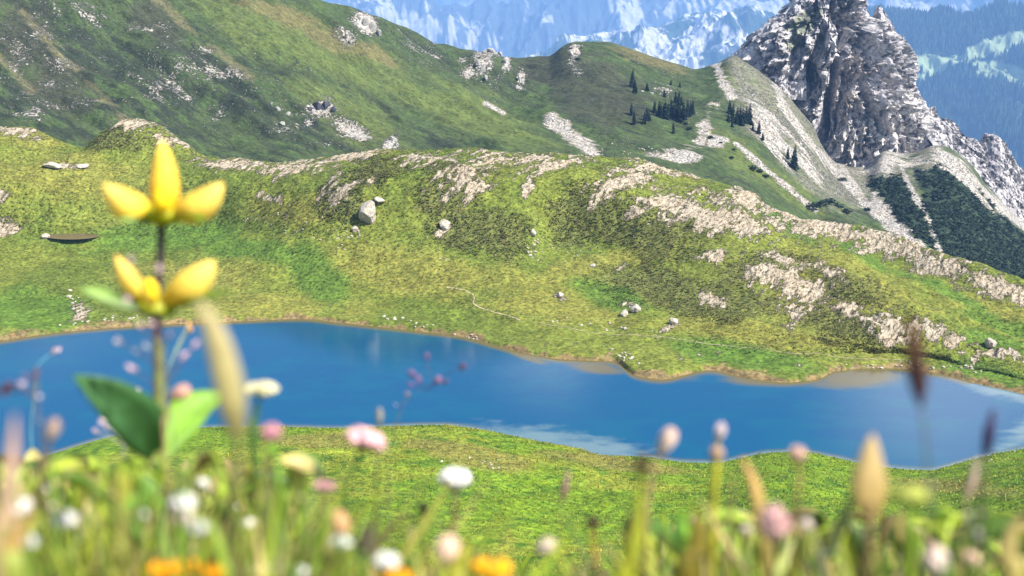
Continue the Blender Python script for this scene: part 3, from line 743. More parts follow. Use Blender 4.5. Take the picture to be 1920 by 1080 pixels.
for pts, w, dep in GUL:
    q = pts; best = np.full(pxx.shape, 1e9)
    for (x0, z0), (x1, z1) in zip(q[:-1], q[1:]):
        ex, ez = x1 - x0, z1 - z0
        t = np.clip(((ipx - x0) * ex + (ipy - z0) * ez) / (ex * ex + ez * ez), 0, 1)
        best = np.minimum(best, np.hypot(ipx - x0 - t * ex, ipy - z0 - t * ez) * idd / F)
    d -= dep * 1.3 * np.minimum(1, hd / 34) * (1 - sstep(w * 0.45, w * 1.0, best + w2 * 1.6)) * front
ck = np.abs(vnoise((pxx - 0.3 * pzz + wob) / 13, pyy / 30, pzz / 60, 191)); d -= 6.0 * (1 - sstep(0.02, 0.11, ck)) * front
ck = np.abs(vnoise((pxx - 0.25 * pzz + w2 * 6) / 6, pyy / 20, pzz / 22, 193)); d -= 2.6 * (1 - sstep(0.03, 0.14, ck)) * front
sil = 1 - 0.75 * np.abs(np.cos(th)) ** 4
d = d * sil * np.minimum(1, (hw + 2) / 25)
px_, py_ = pxx + nrmx * d, pyy + nrmy * d
pz_ = pzz + fbm(pxx / 5, pyy / 5, pzz / 5, octv=3, seed=96) * 1.5
ppx, ppy, _ = project(px_, py_, pz_)
n5 = fbm(pxx / 12, pyy / 12, pzz / 12, octv=4, seed=97); n6 = fbm(pxx / 4, pyy / 4, pzz / 8, octv=4, seed=98)
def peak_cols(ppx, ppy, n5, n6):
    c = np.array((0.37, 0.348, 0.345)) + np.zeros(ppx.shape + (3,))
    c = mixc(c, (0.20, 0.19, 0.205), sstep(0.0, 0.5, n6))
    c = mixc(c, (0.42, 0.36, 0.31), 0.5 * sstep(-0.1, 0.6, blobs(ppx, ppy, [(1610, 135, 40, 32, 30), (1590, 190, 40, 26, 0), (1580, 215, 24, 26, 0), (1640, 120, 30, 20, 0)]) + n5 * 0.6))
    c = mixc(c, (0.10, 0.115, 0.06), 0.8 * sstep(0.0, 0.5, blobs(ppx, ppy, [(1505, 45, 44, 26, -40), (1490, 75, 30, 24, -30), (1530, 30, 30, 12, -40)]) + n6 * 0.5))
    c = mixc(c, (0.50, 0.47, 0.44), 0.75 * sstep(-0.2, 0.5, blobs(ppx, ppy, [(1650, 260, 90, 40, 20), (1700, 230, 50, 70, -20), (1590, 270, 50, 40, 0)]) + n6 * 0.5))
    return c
peak = empty('rock_peak', (float(xc[0, 0]), DPK, float(zb)), 'jagged grey limestone peak with dark gullies above the scree', 'rock peak')
def pchild(o):
    o.parent = peak; o.matrix_parent_inverse = peak.matrix_basis.inverted(); return o
bpy.context.view_layer.update()
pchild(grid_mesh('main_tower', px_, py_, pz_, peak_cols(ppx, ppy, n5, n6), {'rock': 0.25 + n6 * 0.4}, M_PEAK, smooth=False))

def crag_wall(name, top, base, depth, seed, amp=3.5):
    """a rocky rib: top line and foot line given, craggy front and back"""
    n, m = 260, 130
    tp = np.array([pk(*p) for p in top]); bp = np.array([pk(*p) for p in base])
    xs = np.linspace(tp[0, 0], tp[-1, 0], n)[None, :]
    ztop = np.interp(xs, tp[:, 0], tp[:, 1]); zbot = np.interp(xs, bp[:, 0], bp[:, 1])
    v = np.linspace(0, 2, m)[:, None]
    f = 1 - np.abs(v - 1)
    prof = np.where(v < 1, f ** 0.8, f)
    z = zbot + (ztop - zbot) * prof
    y = DPK - 6 + (v - 1) * depth * np.where(v < 1, 1, 1.6) + 0 * xs
    x = xs + 0 * v
    dd = (ridged(x / 11, y / 11, z / 22, octv=4, seed=seed) - 0.35) * amp * 1.6 + (ridged(x / 4, y / 4, z / 3, octv=3, seed=seed + 1) - .35) * amp * 0.6 + fbm(x / 1.8, y / 1.8, z / 1.8, octv=3, seed=seed + 3) * 1.0
    e = np.minimum(1, np.minimum(xs - xs.min(), xs.max() - xs) / 6 + 0.15)
    y2 = y - dd * np.where(v < 1, 1, -1) * e; z2 = z + dd * 0.35 * f * e
    a, b, _ = project(x, y2, z2)
    c = peak_cols(a, b, fbm(x / 12, z / 12, octv=4, seed=seed + 5), fbm(x / 4, z / 7, octv=4, seed=seed + 6))
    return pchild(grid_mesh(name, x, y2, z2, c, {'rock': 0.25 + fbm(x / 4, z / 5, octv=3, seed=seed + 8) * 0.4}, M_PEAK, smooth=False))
crag_wall('side_crag', [(1712, 232), (1728, 206), (1736, 200), (1746, 196), (1754, 216), (1772, 222), (1786, 230), (1796, 246), (1812, 258), (1830, 264), (1842, 250), (1862, 254), (1874, 266), (1888, 282), (1898, 306), (1910, 324), (1925, 352), (1970, 420), (2040, 500)],
          [(1712, 262), (1763, 300), (1800, 330), (1847, 400), (1920, 490), (2040, 600)], 34, 120)
crag_wall('pinnacle', [(1620, 60), (1628, 42), (1633, 26), (1638, 16), (1643, 12), (1648, 14), (1653, 22), (1660, 36), (1672, 58), (1684, 85)], [(1620, 130), (1684, 130)], 16, 140, 2.2)
crag_wall('shoulder_crag', [(1380, 112), (1392, 96), (1402, 92), (1410, 76), (1422, 66), (1432, 52), (1444, 40), (1452, 38), (1462, 28), (1472, 26), (1484, 12), (1496, 2)], [(1380, 160), (1420, 175), (1496, 180)], 30, 160)
crag_wall('lower_buttress', [(1560, 268), (1572, 262), (1586, 275), (1600, 290), (1612, 318), (1622, 340), (1636, 372), (1648, 392)], [(1560, 350), (1600, 400), (1648, 440)], 26, 180, 2.5)

# ------------------------------------------------------------------ far ranges
def far_range(name, crest, base, rc, rb, seed, white, darkc, roughn, mode=0, rows=320, cols=1100, extra=None):
    pad = lambda L: L
    c = line([(p, q, rc) for p, q in crest], 'r'); b = line([(p, q, rb) for p, q in base], 'r')
    lo, hi = min(p for p, _ in crest), max(p for p, _ in crest)
    az = np.linspace(math.atan((lo - 960) / F), math.atan((hi - 960) / F), cols)
    mid = between(b, c, 0.55, -0.03 * (rc - rb))
    back = (c[0], c[1] + (rc - rb) * 0.5, c[2] - 400)
    x, y, z, t = profile_grid([b, mid, c, back], [rows // 2, rows // 2, 10], az, 20)
    S = roughn
    k = np.interp(t, [0, 1, 1.8, 2, 3], [1, 1, 0.8, 0.35, 1])
    g = ridged(x / (S * 4), y / (S * 7), octv=5, seed=seed)
    z = z + k * ((g - 0.4) * S * 1.6 + fbm(x / S, y / S, octv=4, seed=seed + 2) * S * 0.35 + (ridged(x / (S * .5), y / (S * 1.4), octv=4, seed=seed + 9) - .4) * S * .12)
    u, v, _ = project(x, y, z)
    st = 0.55 * fbm(x / (S * 0.45), y / (S * 1.1), octv=5, seed=seed + 4) + 0.5 * fbm((x + y * .2) / (S * 0.10), y / (S * .28), octv=4, seed=seed + 5); bg_ = fbm(x / (S * 4), y / (S * 5), octv=3, seed=seed + 6)
    f = sstep(-0.04, 0.26, st + 0.5 * bg_ + (white(u, v) if callable(white) else white))
    col = np.asarray(darkc, float) + np.zeros(x.shape + (3,))
    col = mixc(col, (0.55, 0.53, 0.50), f)
    if extra: col = extra(col, u, v, st)
    o = grid_mesh(name, x, y, z, col, {'rock': np.zeros_like(x)}, M_FAR)
    tag(o, kind='structure'); return x, y, z, u, v, t
GRN = (0.035, 0.06, 0.035)
far_range('hazy_far_mountain', [(300, -25), (800, -30), (1100, -30), (1500, -35), (2300, -35)], [(300, 150), (2300, 150)], 24000, 18000, 210, lambda u, v: 0.1 + 0.3 * blob(u, v, 880, 10, 120, 16, -10), (0.20, 0.23, 0.19), 800)
far_range('cliff_range', [(300, -40), (600, -30), (700, -14), (750, 2), (800, 11), (830, 22), (850, 20), (880, 28), (917, 30), (935, 36), (967, 31), (987, 18), (1010, 0), (1040, -22), (1100, -40), (1300, -50), (1500, -50), (1700, -45), (1920, -45), (2300, -45)],
          [(300, 230), (2300, 230)], 14500, 10000, 230,
          lambda u, v: 0.07 + 0.7 * np.maximum(blob(u, v, 1180, 45, 62, 34, 40), -0.15) + 0.25 * np.maximum(blobs(u, v, [(720, 20, 90, 22, 10), (870, 62, 90, 34, 20), (1330, 10, 150, 26, 0), (1800, 15, 160, 34, 0)]), -0.6) - 0.25 * np.maximum(blobs(u, v, [(1000, 60, 130, 40, 0), (690, 40, 50, 20, 30)]), -0.2), (0.09, 0.105, 0.105), 440)
far_range('crag_ridge', [(900, 130), (1000, 100), (1060, 82), (1107, 71), (1163, 63), (1190, 73), (1220, 68), (1250, 58), (1280, 50), (1323, 36), (1363, 27), (1413, 27), (1447, 34), (1500, 50), (1600, 80), (1700, 120)],
          [(900, 300), (1700, 300)], 9500, 6800, 250,
          lambda u, v: 0.10 + 0.35 * np.maximum(blobs(u, v, [(1240, 85, 110, 40, 20), (1300, 75, 60, 30, -40)]), -0.3) - 0.7 * np.maximum(blobs(u, v, [(1420, 48, 70, 22, 10), (1340, 110, 40, 20, 0), (1030, 95, 60, 20, 0)]), 0), GRN, 280)
CLEAR = [(1870, 85, 66, 18, -16), (1745, 120, 30, 18, 10), (1790, 112, 30, 8, 0), (1715, 146, 70, 6, -5), (1885, 135, 64, 16, 14), (1850, 138, 22, 8, 0), (1905, 150, 30, 12, 10), (1912, 205, 10, 18, 0), (1840, 120, 8, 6, 0)]
def clr(col, u, v, st):
    f = sstep(-0.02, 0.08, blobs(u, v, CLEAR) + st * 0.3 + 0.05)
    return mixc(col, (0.24, 0.30, 0.16), f)
ffx, ffy, ffz, ffu, ffv, fft = far_range('forested_slope', [(1450, 40), (1600, 16), (1660, 22), (1700, 32), (1730, 42), (1757, 34), (1780, 28), (1810, 27), (1847, 23), (1870, 14), (1920, 11), (2000, 4), (2300, 0)], [(1450, 620), (2300, 620)], 7000, 4100, 270,
          -0.8, (0.022, 0.040, 0.024), 120, extra=clr, rows=260)
# conifers covering that slope: a far-off wood that reads as one mass
mbv, mbf = [], []
vis = (ffu > 1620) & (ffu < 1990) & (ffv > 8) & (ffv < 470) & (fft < 2.0) & (blobs(ffu, ffv, CLEAR) < -0.02)
idx = np.flatnonzero(vis.ravel())
# even cover: weight by ground spacing
sel = rng.choice(idx, size=min(9000, len(idx) * 3), replace=True)
V, Fc, Cc = [], [], []
for n_, i in enumerate(sel):
    hgt = rng.uniform(24, 50); rad = hgt * rng.uniform(0.14, 0.2)
    x0 = ffx.flat[i] + rng.uniform(-14, 14); y0 = ffy.flat[i] + rng.uniform(-14, 14); z0 = ffz.flat[i] - 1.5
    b = len(V); g = rng.uniform(0.4, 2.3); cc = (0.020 * g, 0.042 * g, 0.020 * g)
    a0 = rng.uniform(0, 6)
    for zf, rf in ((0.05, 1.0), (0.45, 0.72), (0.42, 0.85), (1.0, 0.02)):
        for k in range(5):
            a = a0 + k * 1.2566
            rr_ = rad * rf * rng.uniform(0.75, 1.15)
            V.append((x0 + math.cos(a) * rr_, y0 + math.sin(a) * rr_, z0 + hgt * zf)); Cc.append(cc)
    for L in (0, 2):
        for k in range(5):
            Fc.append((b + L * 5 + k, b + L * 5 + (k + 1) % 5, b + (L + 1) * 5 + (k + 1) % 5, b + (L + 1) * 5 + k))
mbx = MB(); mbx.v, mbx.f, mbx.c = V, Fc, Cc
tag(mbx.build('far_forest', M_FIR, smooth=False), kind='stuff')

# ------------------------------------------------------------------ dwarf pine scrub under the peak
PINE = [[(1632, 332), (1660, 330), (1686, 330), (1700, 350), (1728, 402), (1756, 472), (1745, 472), (1700, 432), (1658, 390)],
        [(1715, 318), (1745, 322), (1760, 308), (1790, 325), (1830, 362), (1845, 380), (1860, 390), (1925, 440), (1990, 500), (1990, 580), (1770, 478), (1735, 405)]]
def inpoly(px, py, poly):
    c = np.zeros(np.shape(px), bool); j = len(poly) - 1
    for i in range(len(poly)):
        (xi, yi), (xj, yj) = poly[i], poly[j]
        c ^= ((yi > py) != (yj > py)) & (px < (xj - xi) * (py - yi) / (yj - yi + 1e-9) + xi)
        j = i
    return c
pm = np.zeros(bpx2.shape, bool)
jx, jy = bpx2 + m2 * 16, bpy2 + m3 * 12
for pl in PINE: pm |= inpoly(jx, jy, pl)
pm &= (scree < 0.55) & (bt < 3.97)
ids = np.flatnonzero(pm.ravel())
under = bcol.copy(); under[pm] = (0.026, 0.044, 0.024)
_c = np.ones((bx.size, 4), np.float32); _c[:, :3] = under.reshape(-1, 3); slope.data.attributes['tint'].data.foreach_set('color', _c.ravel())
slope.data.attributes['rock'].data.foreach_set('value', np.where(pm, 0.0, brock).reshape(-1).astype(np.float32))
def tuft_cloud(mb, c, rad, n, col, rg, up=0.7, size=0.4):
    for _ in range(n):
        a, e = rg.uniform(0, 6.283), rg.uniform(0.0, 1.0)
        rr_ = rad * rg.uniform(0.4, 1.0)
        p = c + Vector((math.cos(a) * rr_ * math.sqrt(1 - e * e), math.sin(a) * rr_ * math.sqrt(1 - e * e), e * rr_ * up))
        s = size * rg.uniform(0.6, 1.4); a2 = rg.uniform(0, 6.283)
        u = Vector((math.cos(a2), math.sin(a2), rg.uniform(-.2, .5))) * s; w = Vector((-math.sin(a2), math.cos(a2), rg.uniform(0, .9))) * s
        g = rg.uniform(0.6, 1.5)
        mb.add([p - u * .6, p + w * .5, p + u, p - w * .4 + Vector((0, 0, s * .5))], [(0, 1, 2), (0, 2, 3), (0, 3, 1)], (col[0] * g, col[1] * g, col[2] * g))
ps = MB(); rg = random.Random(5)
for i in rng.choice(ids, size=min(2600, len(ids)), replace=False):
    tuft_cloud(ps, Vector((bx.flat[i], by.flat[i], bz.flat[i])), rg.uniform(1.0, 2.4), 11, (0.020, 0.036, 0.020), rg, 0.8, 0.85)
tag(ps.build('dwarf_pine_scrub', M_FIR, smooth=False), kind='stuff')

# ------------------------------------------------------------------ firs on the round hill
def fir_proto(h, rad, seed, lean=0.0):
    rg = random.Random(seed)
    root = empty('fir_tree', (0, 0, 0))
    t = MB(); tube(t, [Vector((0, 0, -.4)), Vector((0, 0, h * .5)), Vector((0, 0, h * .97))], [h * .022, h * .015, h * .003], 6, (0.05, 0.035, 0.025))
    t.build('trunk', M_STEM, root)
    c = MB(); n = int(h * 4)
    for i in range(n):
        f = (i + rg.uniform(-.4, .4)) / n; z = h * (0.06 + 0.92 * f)
        R0 = rad * (1 - f) ** 0.75 * rg.uniform(.75, 1.15) + .08
        for k in range(rg.randint(5, 7)):
            a = rg.uniform(0, 6.283); l = R0 * rg.uniform(.7, 1.15); w = l * .34 + .06
            d = Vector((math.cos(a), math.sin(a), 0)); s = Vector((-math.sin(a), math.cos(a), 0))
            p0 = Vector((0, 0, z)); p1 = d * l + Vector((0, 0, z - l * rg.uniform(.25, .6)))
            mid = d * l * .55 + Vector((0, 0, z - l * .12))
            g = rg.uniform(.6, 1.5); col = (0.010 * g, 0.024 * g, 0.017 * g)
            c.add([p0, mid + s * w, p1, mid - s * w, mid - Vector((0, 0, l * .22))], [(0, 1, 2), (0, 2, 3), (0, 4, 1), (1, 4, 2), (2, 4, 3), (3, 4, 0)], col)
    c.build('crown', M_FIR, root, smooth=False)
    return root
protos = [fir_proto(10, 1.9, 1), fir_proto(10, 2.3, 2), fir_proto(10, 2.9, 3)]
used = [False] * 3
def place_fir(px, py, hpx, kind, label, group):
    p = slope_at(px, py); dist = (p - cam.location).length
    s = random.uniform(.88, 1.14) * hpx * dist / F / 10.0
    if not used[kind]: o = protos[kind]; used[kind] = True
    else: o = copy_tree(protos[kind])
    o.location = p; o.scale = (s, s, s); o.rotation_euler = (R(random.uniform(-3, 3)), R(random.uniform(-3, 3)), random.uniform(0, 6.28))
    tag(o, label, 'fir tree', group)
G1 = 'firs in the dark cluster on the round hill'
for q in [(1228, 212, 26, 1), (1234, 217, 30, 1), (1240, 221, 32, 0), (1246, 221, 34, 2), (1253, 222, 30, 0), (1259, 218, 34, 0), (1264, 216, 30, 1), (1269, 222, 34, 0), (1275, 225, 36, 0), (1281, 226, 36, 1), (1288, 219, 34, 0), (1294, 217, 30, 0), (1299, 213, 24, 1), (1272, 198, 30, 0), (1278, 196, 22, 0), (1266, 192, 20, 1), (1246, 182, 14, 2)]:
    place_fir(*q, 'dark fir crowded in the cluster in the middle of the round hill', G1)
G2 = 'firs in the dense stand beside the scree'
for q in [(1368, 212, 26, 1), (1374, 222, 30, 0), (1381, 231, 34, 0), (1387, 233, 38, 0), (1393, 234, 40, 0), (1398, 230, 38, 0), (1404, 231, 36, 1), (1366, 228, 16, 2), (1373, 238, 22, 0)]:
    place_fir(*q, 'dark fir in the dense stand left of the pink scree patch', G2)
G3 = 'firs standing apart on the hillside'
for px, py, h, k, lb in [(1184, 162, 34, 0, 'tall dark fir standing highest and farthest left on the round hill'), (1190, 173, 28, 1, 'dark fir just below the highest fir on the round hill'),
                         (1183, 216, 24, 0, 'slim fir beside a pale rock at the left foot of the hill trees'), (1189, 233, 26, 0, 'lowest slim fir at the left edge of the hill trees'),
                         (1208, 232, 26, 0, 'slender fir between the left pair and the dark cluster'), (1214, 226, 30, 0, 'slender pointed fir beside the dark cluster on its left'),
                         (1218, 225, 18, 2, 'short bushy fir touching the left side of the dark cluster'), (1262, 250, 26, 0, 'lone fir below the dark cluster on open grass'),
                         (1214, 168, 16, 2, 'stunted fir among pale rocks between tallest fir and cluster'), (1258, 158, 10, 2, 'tiny fir above the cluster near the hill skyline, left of its twin'), (1275, 163, 12, 1, 'tiny round fir above the cluster near the hill skyline, right of its twin'),
                         (1422, 250, 28, 0, 'fir alone at the lower edge of the pink scree patch'), (1411, 243, 16, 1, 'little fir squeezed between the dense stand and the lone fir'), (1430, 262, 14, 2, 'low fir bush beneath the lone fir by the scree'),
                         (1487, 314, 40, 1, 'big dark fir standing alone low on the grassy apron'), (1478, 298, 26, 0, 'small fir leaning against the big lone fir on the apron')]:
    place_fir(px, py, h, k, lb, G3)

def shrub(loc, rad, seed, label, group, n=90):
    rg = random.Random(seed); root = empty('dwarf_pine', loc, label, 'shrub', group)
    mb = MB(); tuft_cloud(mb, Vector(loc), rad, n, (0.020, 0.040, 0.022), rg, .7, rad * .28)
    mb.build('foliage', M_FIR, root, smooth=False)
    st = MB(); tube(st, [Vector(loc) - Vector((0, 0, .4)), Vector(loc) + Vector((0, 0, rad * .4))], [rad * .07, rad * .04], 5, (.06, .045, .03)); st.build('stem', M_STEM, root)
for k, (px, py, rp, lb) in enumerate([(1412, 318, 11, 'wide dark dwarf pine below the pale rocks on the apron'), (1424, 322, 8, 'dwarf pine touching the wide one on its right'), (1435, 331, 7, 'small round dwarf pine lowest of the three on the apron'),
                                      (1372, 297, 6, 'little dwarf pine beside the pale rocks under the fir stand'), (1352, 268, 4, 'tiny dark bush on open grass under the fir stand'), (1376, 280, 4, 'tiny dark bush between two pale rock patches'),
                                      (1285, 232, 5, 'low bush at the lower right corner of the dark fir cluster'), (1294, 241, 6, 'rounded bush below the right end of the dark fir cluster'), (1333, 258, 6, 'dark bush beside the pale bare track on the hill'),
                                      (1524, 388, 13, 'leftmost of the dark bushes just above the rocky crest'), (1540, 384, 12, 'second dark bush from the left above the rocky crest'), (1556, 380, 14, 'tallest of the dark bushes above the rocky crest'), (1572, 388, 12, 'fourth dark bush along the rocky crest'), (1588, 398, 11, 'rightmost dark bush above the rocky crest'),
                                      (1082, 112, 6, 'dark bush under the pale outcrop on the round hilltop'), (1627, 394, 8, 'dark round bush at the edge of the white scree gully'), (1580, 338, 9, 'dark bush beside the foot of the lower buttress')]):
    p = slope_at(px, py); shrub(p, rp * (p - cam.location).length / F, 300 + k, lb, 'dwarf pines on the hillside')

# ------------------------------------------------------------------ boulders and stones
def rock_mesh(name, sx, sy, sz, seed, sub=3, c=(0.42, 0.36, 0.29), cuts=7, rough=1.0):
    import bmesh
    bm = bmesh.new(); bmesh.ops.create_icosphere(bm, subdivisions=sub, radius=1)
    pts = np.array([v.co[:] for v in bm.verts])
    dn = 1 + 0.28 * rough * fbm(pts[:, 0] * 1.3 + seed, pts[:, 1] * 1.3, pts[:, 2] * 1.3, 3, seed) + 0.12 * rough * ridged(pts[:, 0] * 2 + seed, pts[:, 1] * 2, pts[:, 2] * 2, 3, seed)
    q = pts * dn[:, None]
    rgx = random.Random(seed)
    for _ in range(cuts):
        nn = Vector((rgx.uniform(-1, 1), rgx.uniform(-1, 1), rgx.uniform(-.4, 1))).normalized(); nv = np.array(nn[:]); lim = rgx.uniform(.62, .9) if cuts < 10 else rgx.uniform(.38, .8)
        ex = np.maximum(q @ nv - lim, 0); q = q - ex[:, None] * nv * .9
    for v, p in zip(bm.verts, q): v.co = (p[0] * sx, p[1] * sy, p[2] * sz)
    me = bpy.data.meshes.new(name); bm.to_mesh(me); bm.free()
    a = me.attributes.new('tint', 'FLOAT_COLOR', 'POINT'); a.data.foreach_set('color', np.tile(np.array((*c, 1), np.float32), len(me.vertices)))
    me.materials.append(M_STONE)
    return me
def boulder(px, py, wpx, hpx, seed, label, rot=0, c=(0.36, 0.32, 0.265), at=ground_at, sub=4, group=None):
    p = at(px, py); dist = (p - cam.location).length; k = dist / F / 2
    me = rock_mesh('boulder', wpx * k * 1.05, wpx * k * .9, hpx * k * 1.25, seed, sub, c)
    o = bpy.data.objects.new('boulder', me); COL.objects.link(o)
    o.location = p + Vector((0, 0, hpx * k * .75)); o.rotation_euler = (R(10), R(rot), R(seed * 40))
    tag(o, label, 'boulder', group)
for k, a in enumerate([(690, 416, 34, 44, 'large pale grey boulder leaning at the foot of the dark outcrop', -25), (712, 378, 22, 8, 'flat pale slab lying just above the large grey boulder'), (1190, 584, 18, 14, 'square white boulder with dark left side on the heathy slope'),
                       (1170, 590, 14, 12, 'low pale boulder left of the square white one'), (1858, 648, 22, 14, 'lone white boulder on the green hollow at the right'), (1050, 556, 14, 10, 'pale boulder in the grass above the winding path'),
                       (86, 446, 14, 8, 'small white boulder at the edge of the peaty pond'), (1262, 606, 16, 12, 'dark topped boulder beside the lakeside path'), (152, 313, 22, 5, 'flat white slab in the grass left of the flower'), (100, 312, 34, 6, 'long flat white slab farthest left in the upper meadow'),
                       (834, 425, 22, 12, 'slanting pale slab at the left edge of the dark heath', -40), (1000, 440, 10, 12, 'upright pale stone on the dark heath', 10), (665, 432, 12, 9, 'small grey boulder beside the foot of the large one'), (1112, 500, 10, 6, 'small pale boulder in the yellow grass right of the stony streak')]):
    px, py, w, h, lb = a[:5]; boulder(px, py, w, h, 20 + k, lb, a[5] if len(a) > 5 else 0)
def outcrop(parts, label, c, seed):
    p0 = slope_at(*parts[0][:2]); k = (p0 - cam.location).length / F / 2
    root = empty('rock_outcrop', p0, label, 'rock outcrop'); bpy.context.view_layer.update()
    for n_, (px, py, w, h, rot) in enumerate(parts):
        p = slope_at(px, py); me = rock_mesh('crag', w * k * 1.15, w * k * .9, h * k * .95, seed + n_, 4, c, 20, 2.4)
        o = bpy.data.objects.new('crag', me); COL.objects.link(o); o.location = p + Vector((0, 0, h * k * .35)); o.rotation_euler = (R(12), R(rot), R(seed * 33 + n_ * 50))
        o.parent = root; o.matrix_parent_inverse = root.matrix_basis.inverted()
GC, DC = (0.26, 0.25, 0.225), (0.055, 0.055, 0.065)
outcrop([(596, 200, 26, 22, 10), (612, 198, 24, 18, -15), (582, 206, 16, 12, 0), (626, 206, 14, 10, 20)], 'blackish broken outcrop alone low on the left mountain face', DC, 210)
outcrop([(686, 46, 22, 26, -20), (700, 52, 20, 20, 15), (668, 46, 14, 14, 0), (712, 64, 14, 16, 10)], 'grey crag breaking through the skyline slope at top centre left', GC, 220)
outcrop([(650, 70, 10, 18, 15), (658, 80, 9, 14, -10)], 'small upright grey crag below and left of the skyline crag', GC, 228)
outcrop([(924, 97, 20, 14, 0), (908, 98, 14, 12, 10), (940, 101, 12, 12, -8)], 'low crag right on the ridge line just before the saddle', GC, 232)
outcrop([(896, 122, 12, 24, 20), (906, 134, 12, 20, 25), (912, 148, 10, 14, 15)], 'tall narrow grey crag on the slope below the ridge line crag', GC, 240)
outcrop([(974, 148, 9, 22, 5), (980, 158, 10, 12, -12)], 'dark sided pillar of rock left of the saddle', (0.26, 0.25, 0.23), 246)
outcrop([(946, 118, 9, 24, 12), (952, 132, 9, 14, 0)], 'slim pale crag between the ridge line crag and the pillar', GC, 250)
outcrop([(1076, 90, 12, 16, 0), (1082, 100, 10, 14, 10), (1072, 102, 8, 10, -10)], 'pale pinkish outcrop near the top of the round hill', (0.42, 0.36, 0.32), 256)
outcrop([(520, 206, 12, 14, 10), (540, 214, 14, 12, -10), (508, 196, 9, 9, 0), (530, 232, 16, 12, 12)], 'group of grey rocks left of the blackish outcrop', GC, 262)
outcrop([(736, 262, 12, 20, 30), (744, 272, 10, 14, 25)], 'grey slanting rock just above the middle crest', GC, 268)
outcrop([(1204, 172, 12, 8, 0), (1222, 176, 10, 7, 0)], 'pale rocks between the tallest fir and the fir cluster', GC, 272)
smeshes = [rock_mesh('stone', 1, .9, .75, 70 + k, 2, c) for k, c in enumerate([(0.36, 0.32, 0.26), (0.30, 0.26, 0.20), (0.40, 0.36, 0.30)])]
rs = random.Random(9)
def stones(n, region, size, label, group, at=ground_at):
    for _ in range(n):
        cx, cy, rx, ry, an = region; a = rs.uniform(0, 6.28); q = math.sqrt(rs.random())
        u, v = math.cos(a) * q * rx, math.sin(a) * q * ry; c_, s_2 = math.cos(R(an)), math.sin(R(an))
        p = at(cx + u * c_ - v * s_2, cy + u * s_2 + v * c_)
        o = bpy.data.objects.new('stone', rs.choice(smeshes)); COL.objects.link(o)
        s = .78 * rs.uniform(*size) * (p - cam.location).length / F / 2
        o.location = p + Vector((0, 0, s * .08)); o.scale = (s * rs.uniform(.8, 1.5), s, s * rs.uniform(.7, 1.1)); o.rotation_euler = (rs.uniform(-.4, .4), rs.uniform(-.4, .4), rs.uniform(0, 6.28))
        tag(o, label, 'stone', group)
stones(32, (590, 425, 95, 26, 8), (3, 7), 'small pale stone strewn over grass left of the large grey boulder', 'stones strewn beside the large boulder')
stones(20, (780, 465, 180, 22, 4), (2.5, 5.5), 'small pale stone scattered in yellow grass below the dark heath', 'stones scattered in the yellow grass')
stones(14, (1004, 464, 34, 12, -50), (5, 11), 'angular pale stone in the short streak of rubble on the meadow', 'stones of the rubble streak')
stones(18, (1062, 470, 60, 22, -10), (3, 6), 'pale stone strewn thinly right of the rubble streak', 'stones right of the rubble streak')
stones(16, (148, 575, 14, 42, -25), (5, 12), 'pale stone in the stony stream bed running down to the lake', 'stones of the stream bed')
stones(21, (220, 600, 110, 9, -4), (4, 9), 'pale stone along the grassy lakeshore behind the flower', 'shore stones behind the flower')
stones(18, (800, 612, 120, 7, 12), (5, 10), 'pale stone on the low shore bank beneath the meadow', 'shore stones in the middle')
stones(21, (1130, 612, 150, 9, 9), (4, 9), 'pale stone along the lakeside path above the bay', 'stones of the lakeside path')
stones(12, (1170, 668, 34, 9, 32), (5, 10), 'pale stone on the small point beside the bay', 'stones on the small point')
stones(21, (1780, 688, 110, 9, 5), (5, 12), 'pale stone on the stony bank at the lake\'s right end', 'stones at the right end of the lake')
stones(14, (1640, 688, 80, 5, 2), (4, 9), 'small pale stone lining the brown shallows', 'stones by the brown shallows')
stones(8, (1860, 862, 50, 10, -18), (4, 8), 'whitish stone on the near shore at the right', 'near shore stones at the right')
stones(8, (880, 870, 60, 14, 5), (5, 9), 'pale stone half sunk in the near grassy bank', 'stones in the near bank')
stones(16, (1090, 268, 60, 16, 30), (3, 6), 'pale stone in the scree runnel on the mountain slope', 'stones of the scree runnel', slope_at)
stones(21, (1220, 282, 90, 14, 6), (3, 6), 'pale stone strewn at the foot of the round hill', 'stones at the foot of the round hill', slope_at)

# ------------------------------------------------------------------ worn path
def draped_path(name, pts, wpx, seed):
    q = [ground_at(*p) for p in pts]; q = bez(q, 10); rgp = random.Random(seed); vs, fs_ = [], []
    for i, p in enumerate(q):
        d = (q[min(i + 1, len(q) - 1)] - q[max(i - 1, 0)]); d.z = 0; d.normalize(); s = Vector((-d.y, d.x, 0))
        w = wpx * (p - cam.location).length / F * rgp.uniform(.5, 1.5)
        for k in (-1, -.3, .3, 1):
            x, y = p.x + s.x * w * k, p.y + s.y * w * k
            vs.append((x, y, max(ground_z(x, y), p.z - .4) + 0.05))
    for i in range(len(q) - 1):
        for k in range(3): fs_.append((i * 4 + k, i * 4 + k + 1, i * 4 + 5 + k, i * 4 + 4 + k))
    mb = MB(); mb.add(vs, fs_, (0.32, 0.27, 0.17) if seed == 1 else (0.27, 0.23, 0.14)); return tag(mb.build(name, M_STONE), kind='structure')
draped_path('path', [(838, 538), (862, 542), (884, 550), (890, 560), (887, 568), (900, 576), (918, 583), (948, 590), (976, 600)], 1.15, 1)
draped_path('lakeside_path', [(1010, 606), (1060, 614), (1100, 622), (1140, 626), (1210, 631), (1300, 640), (1400, 652), (1500, 664), (1600, 672), (1700, 676)], 1.0, 2)

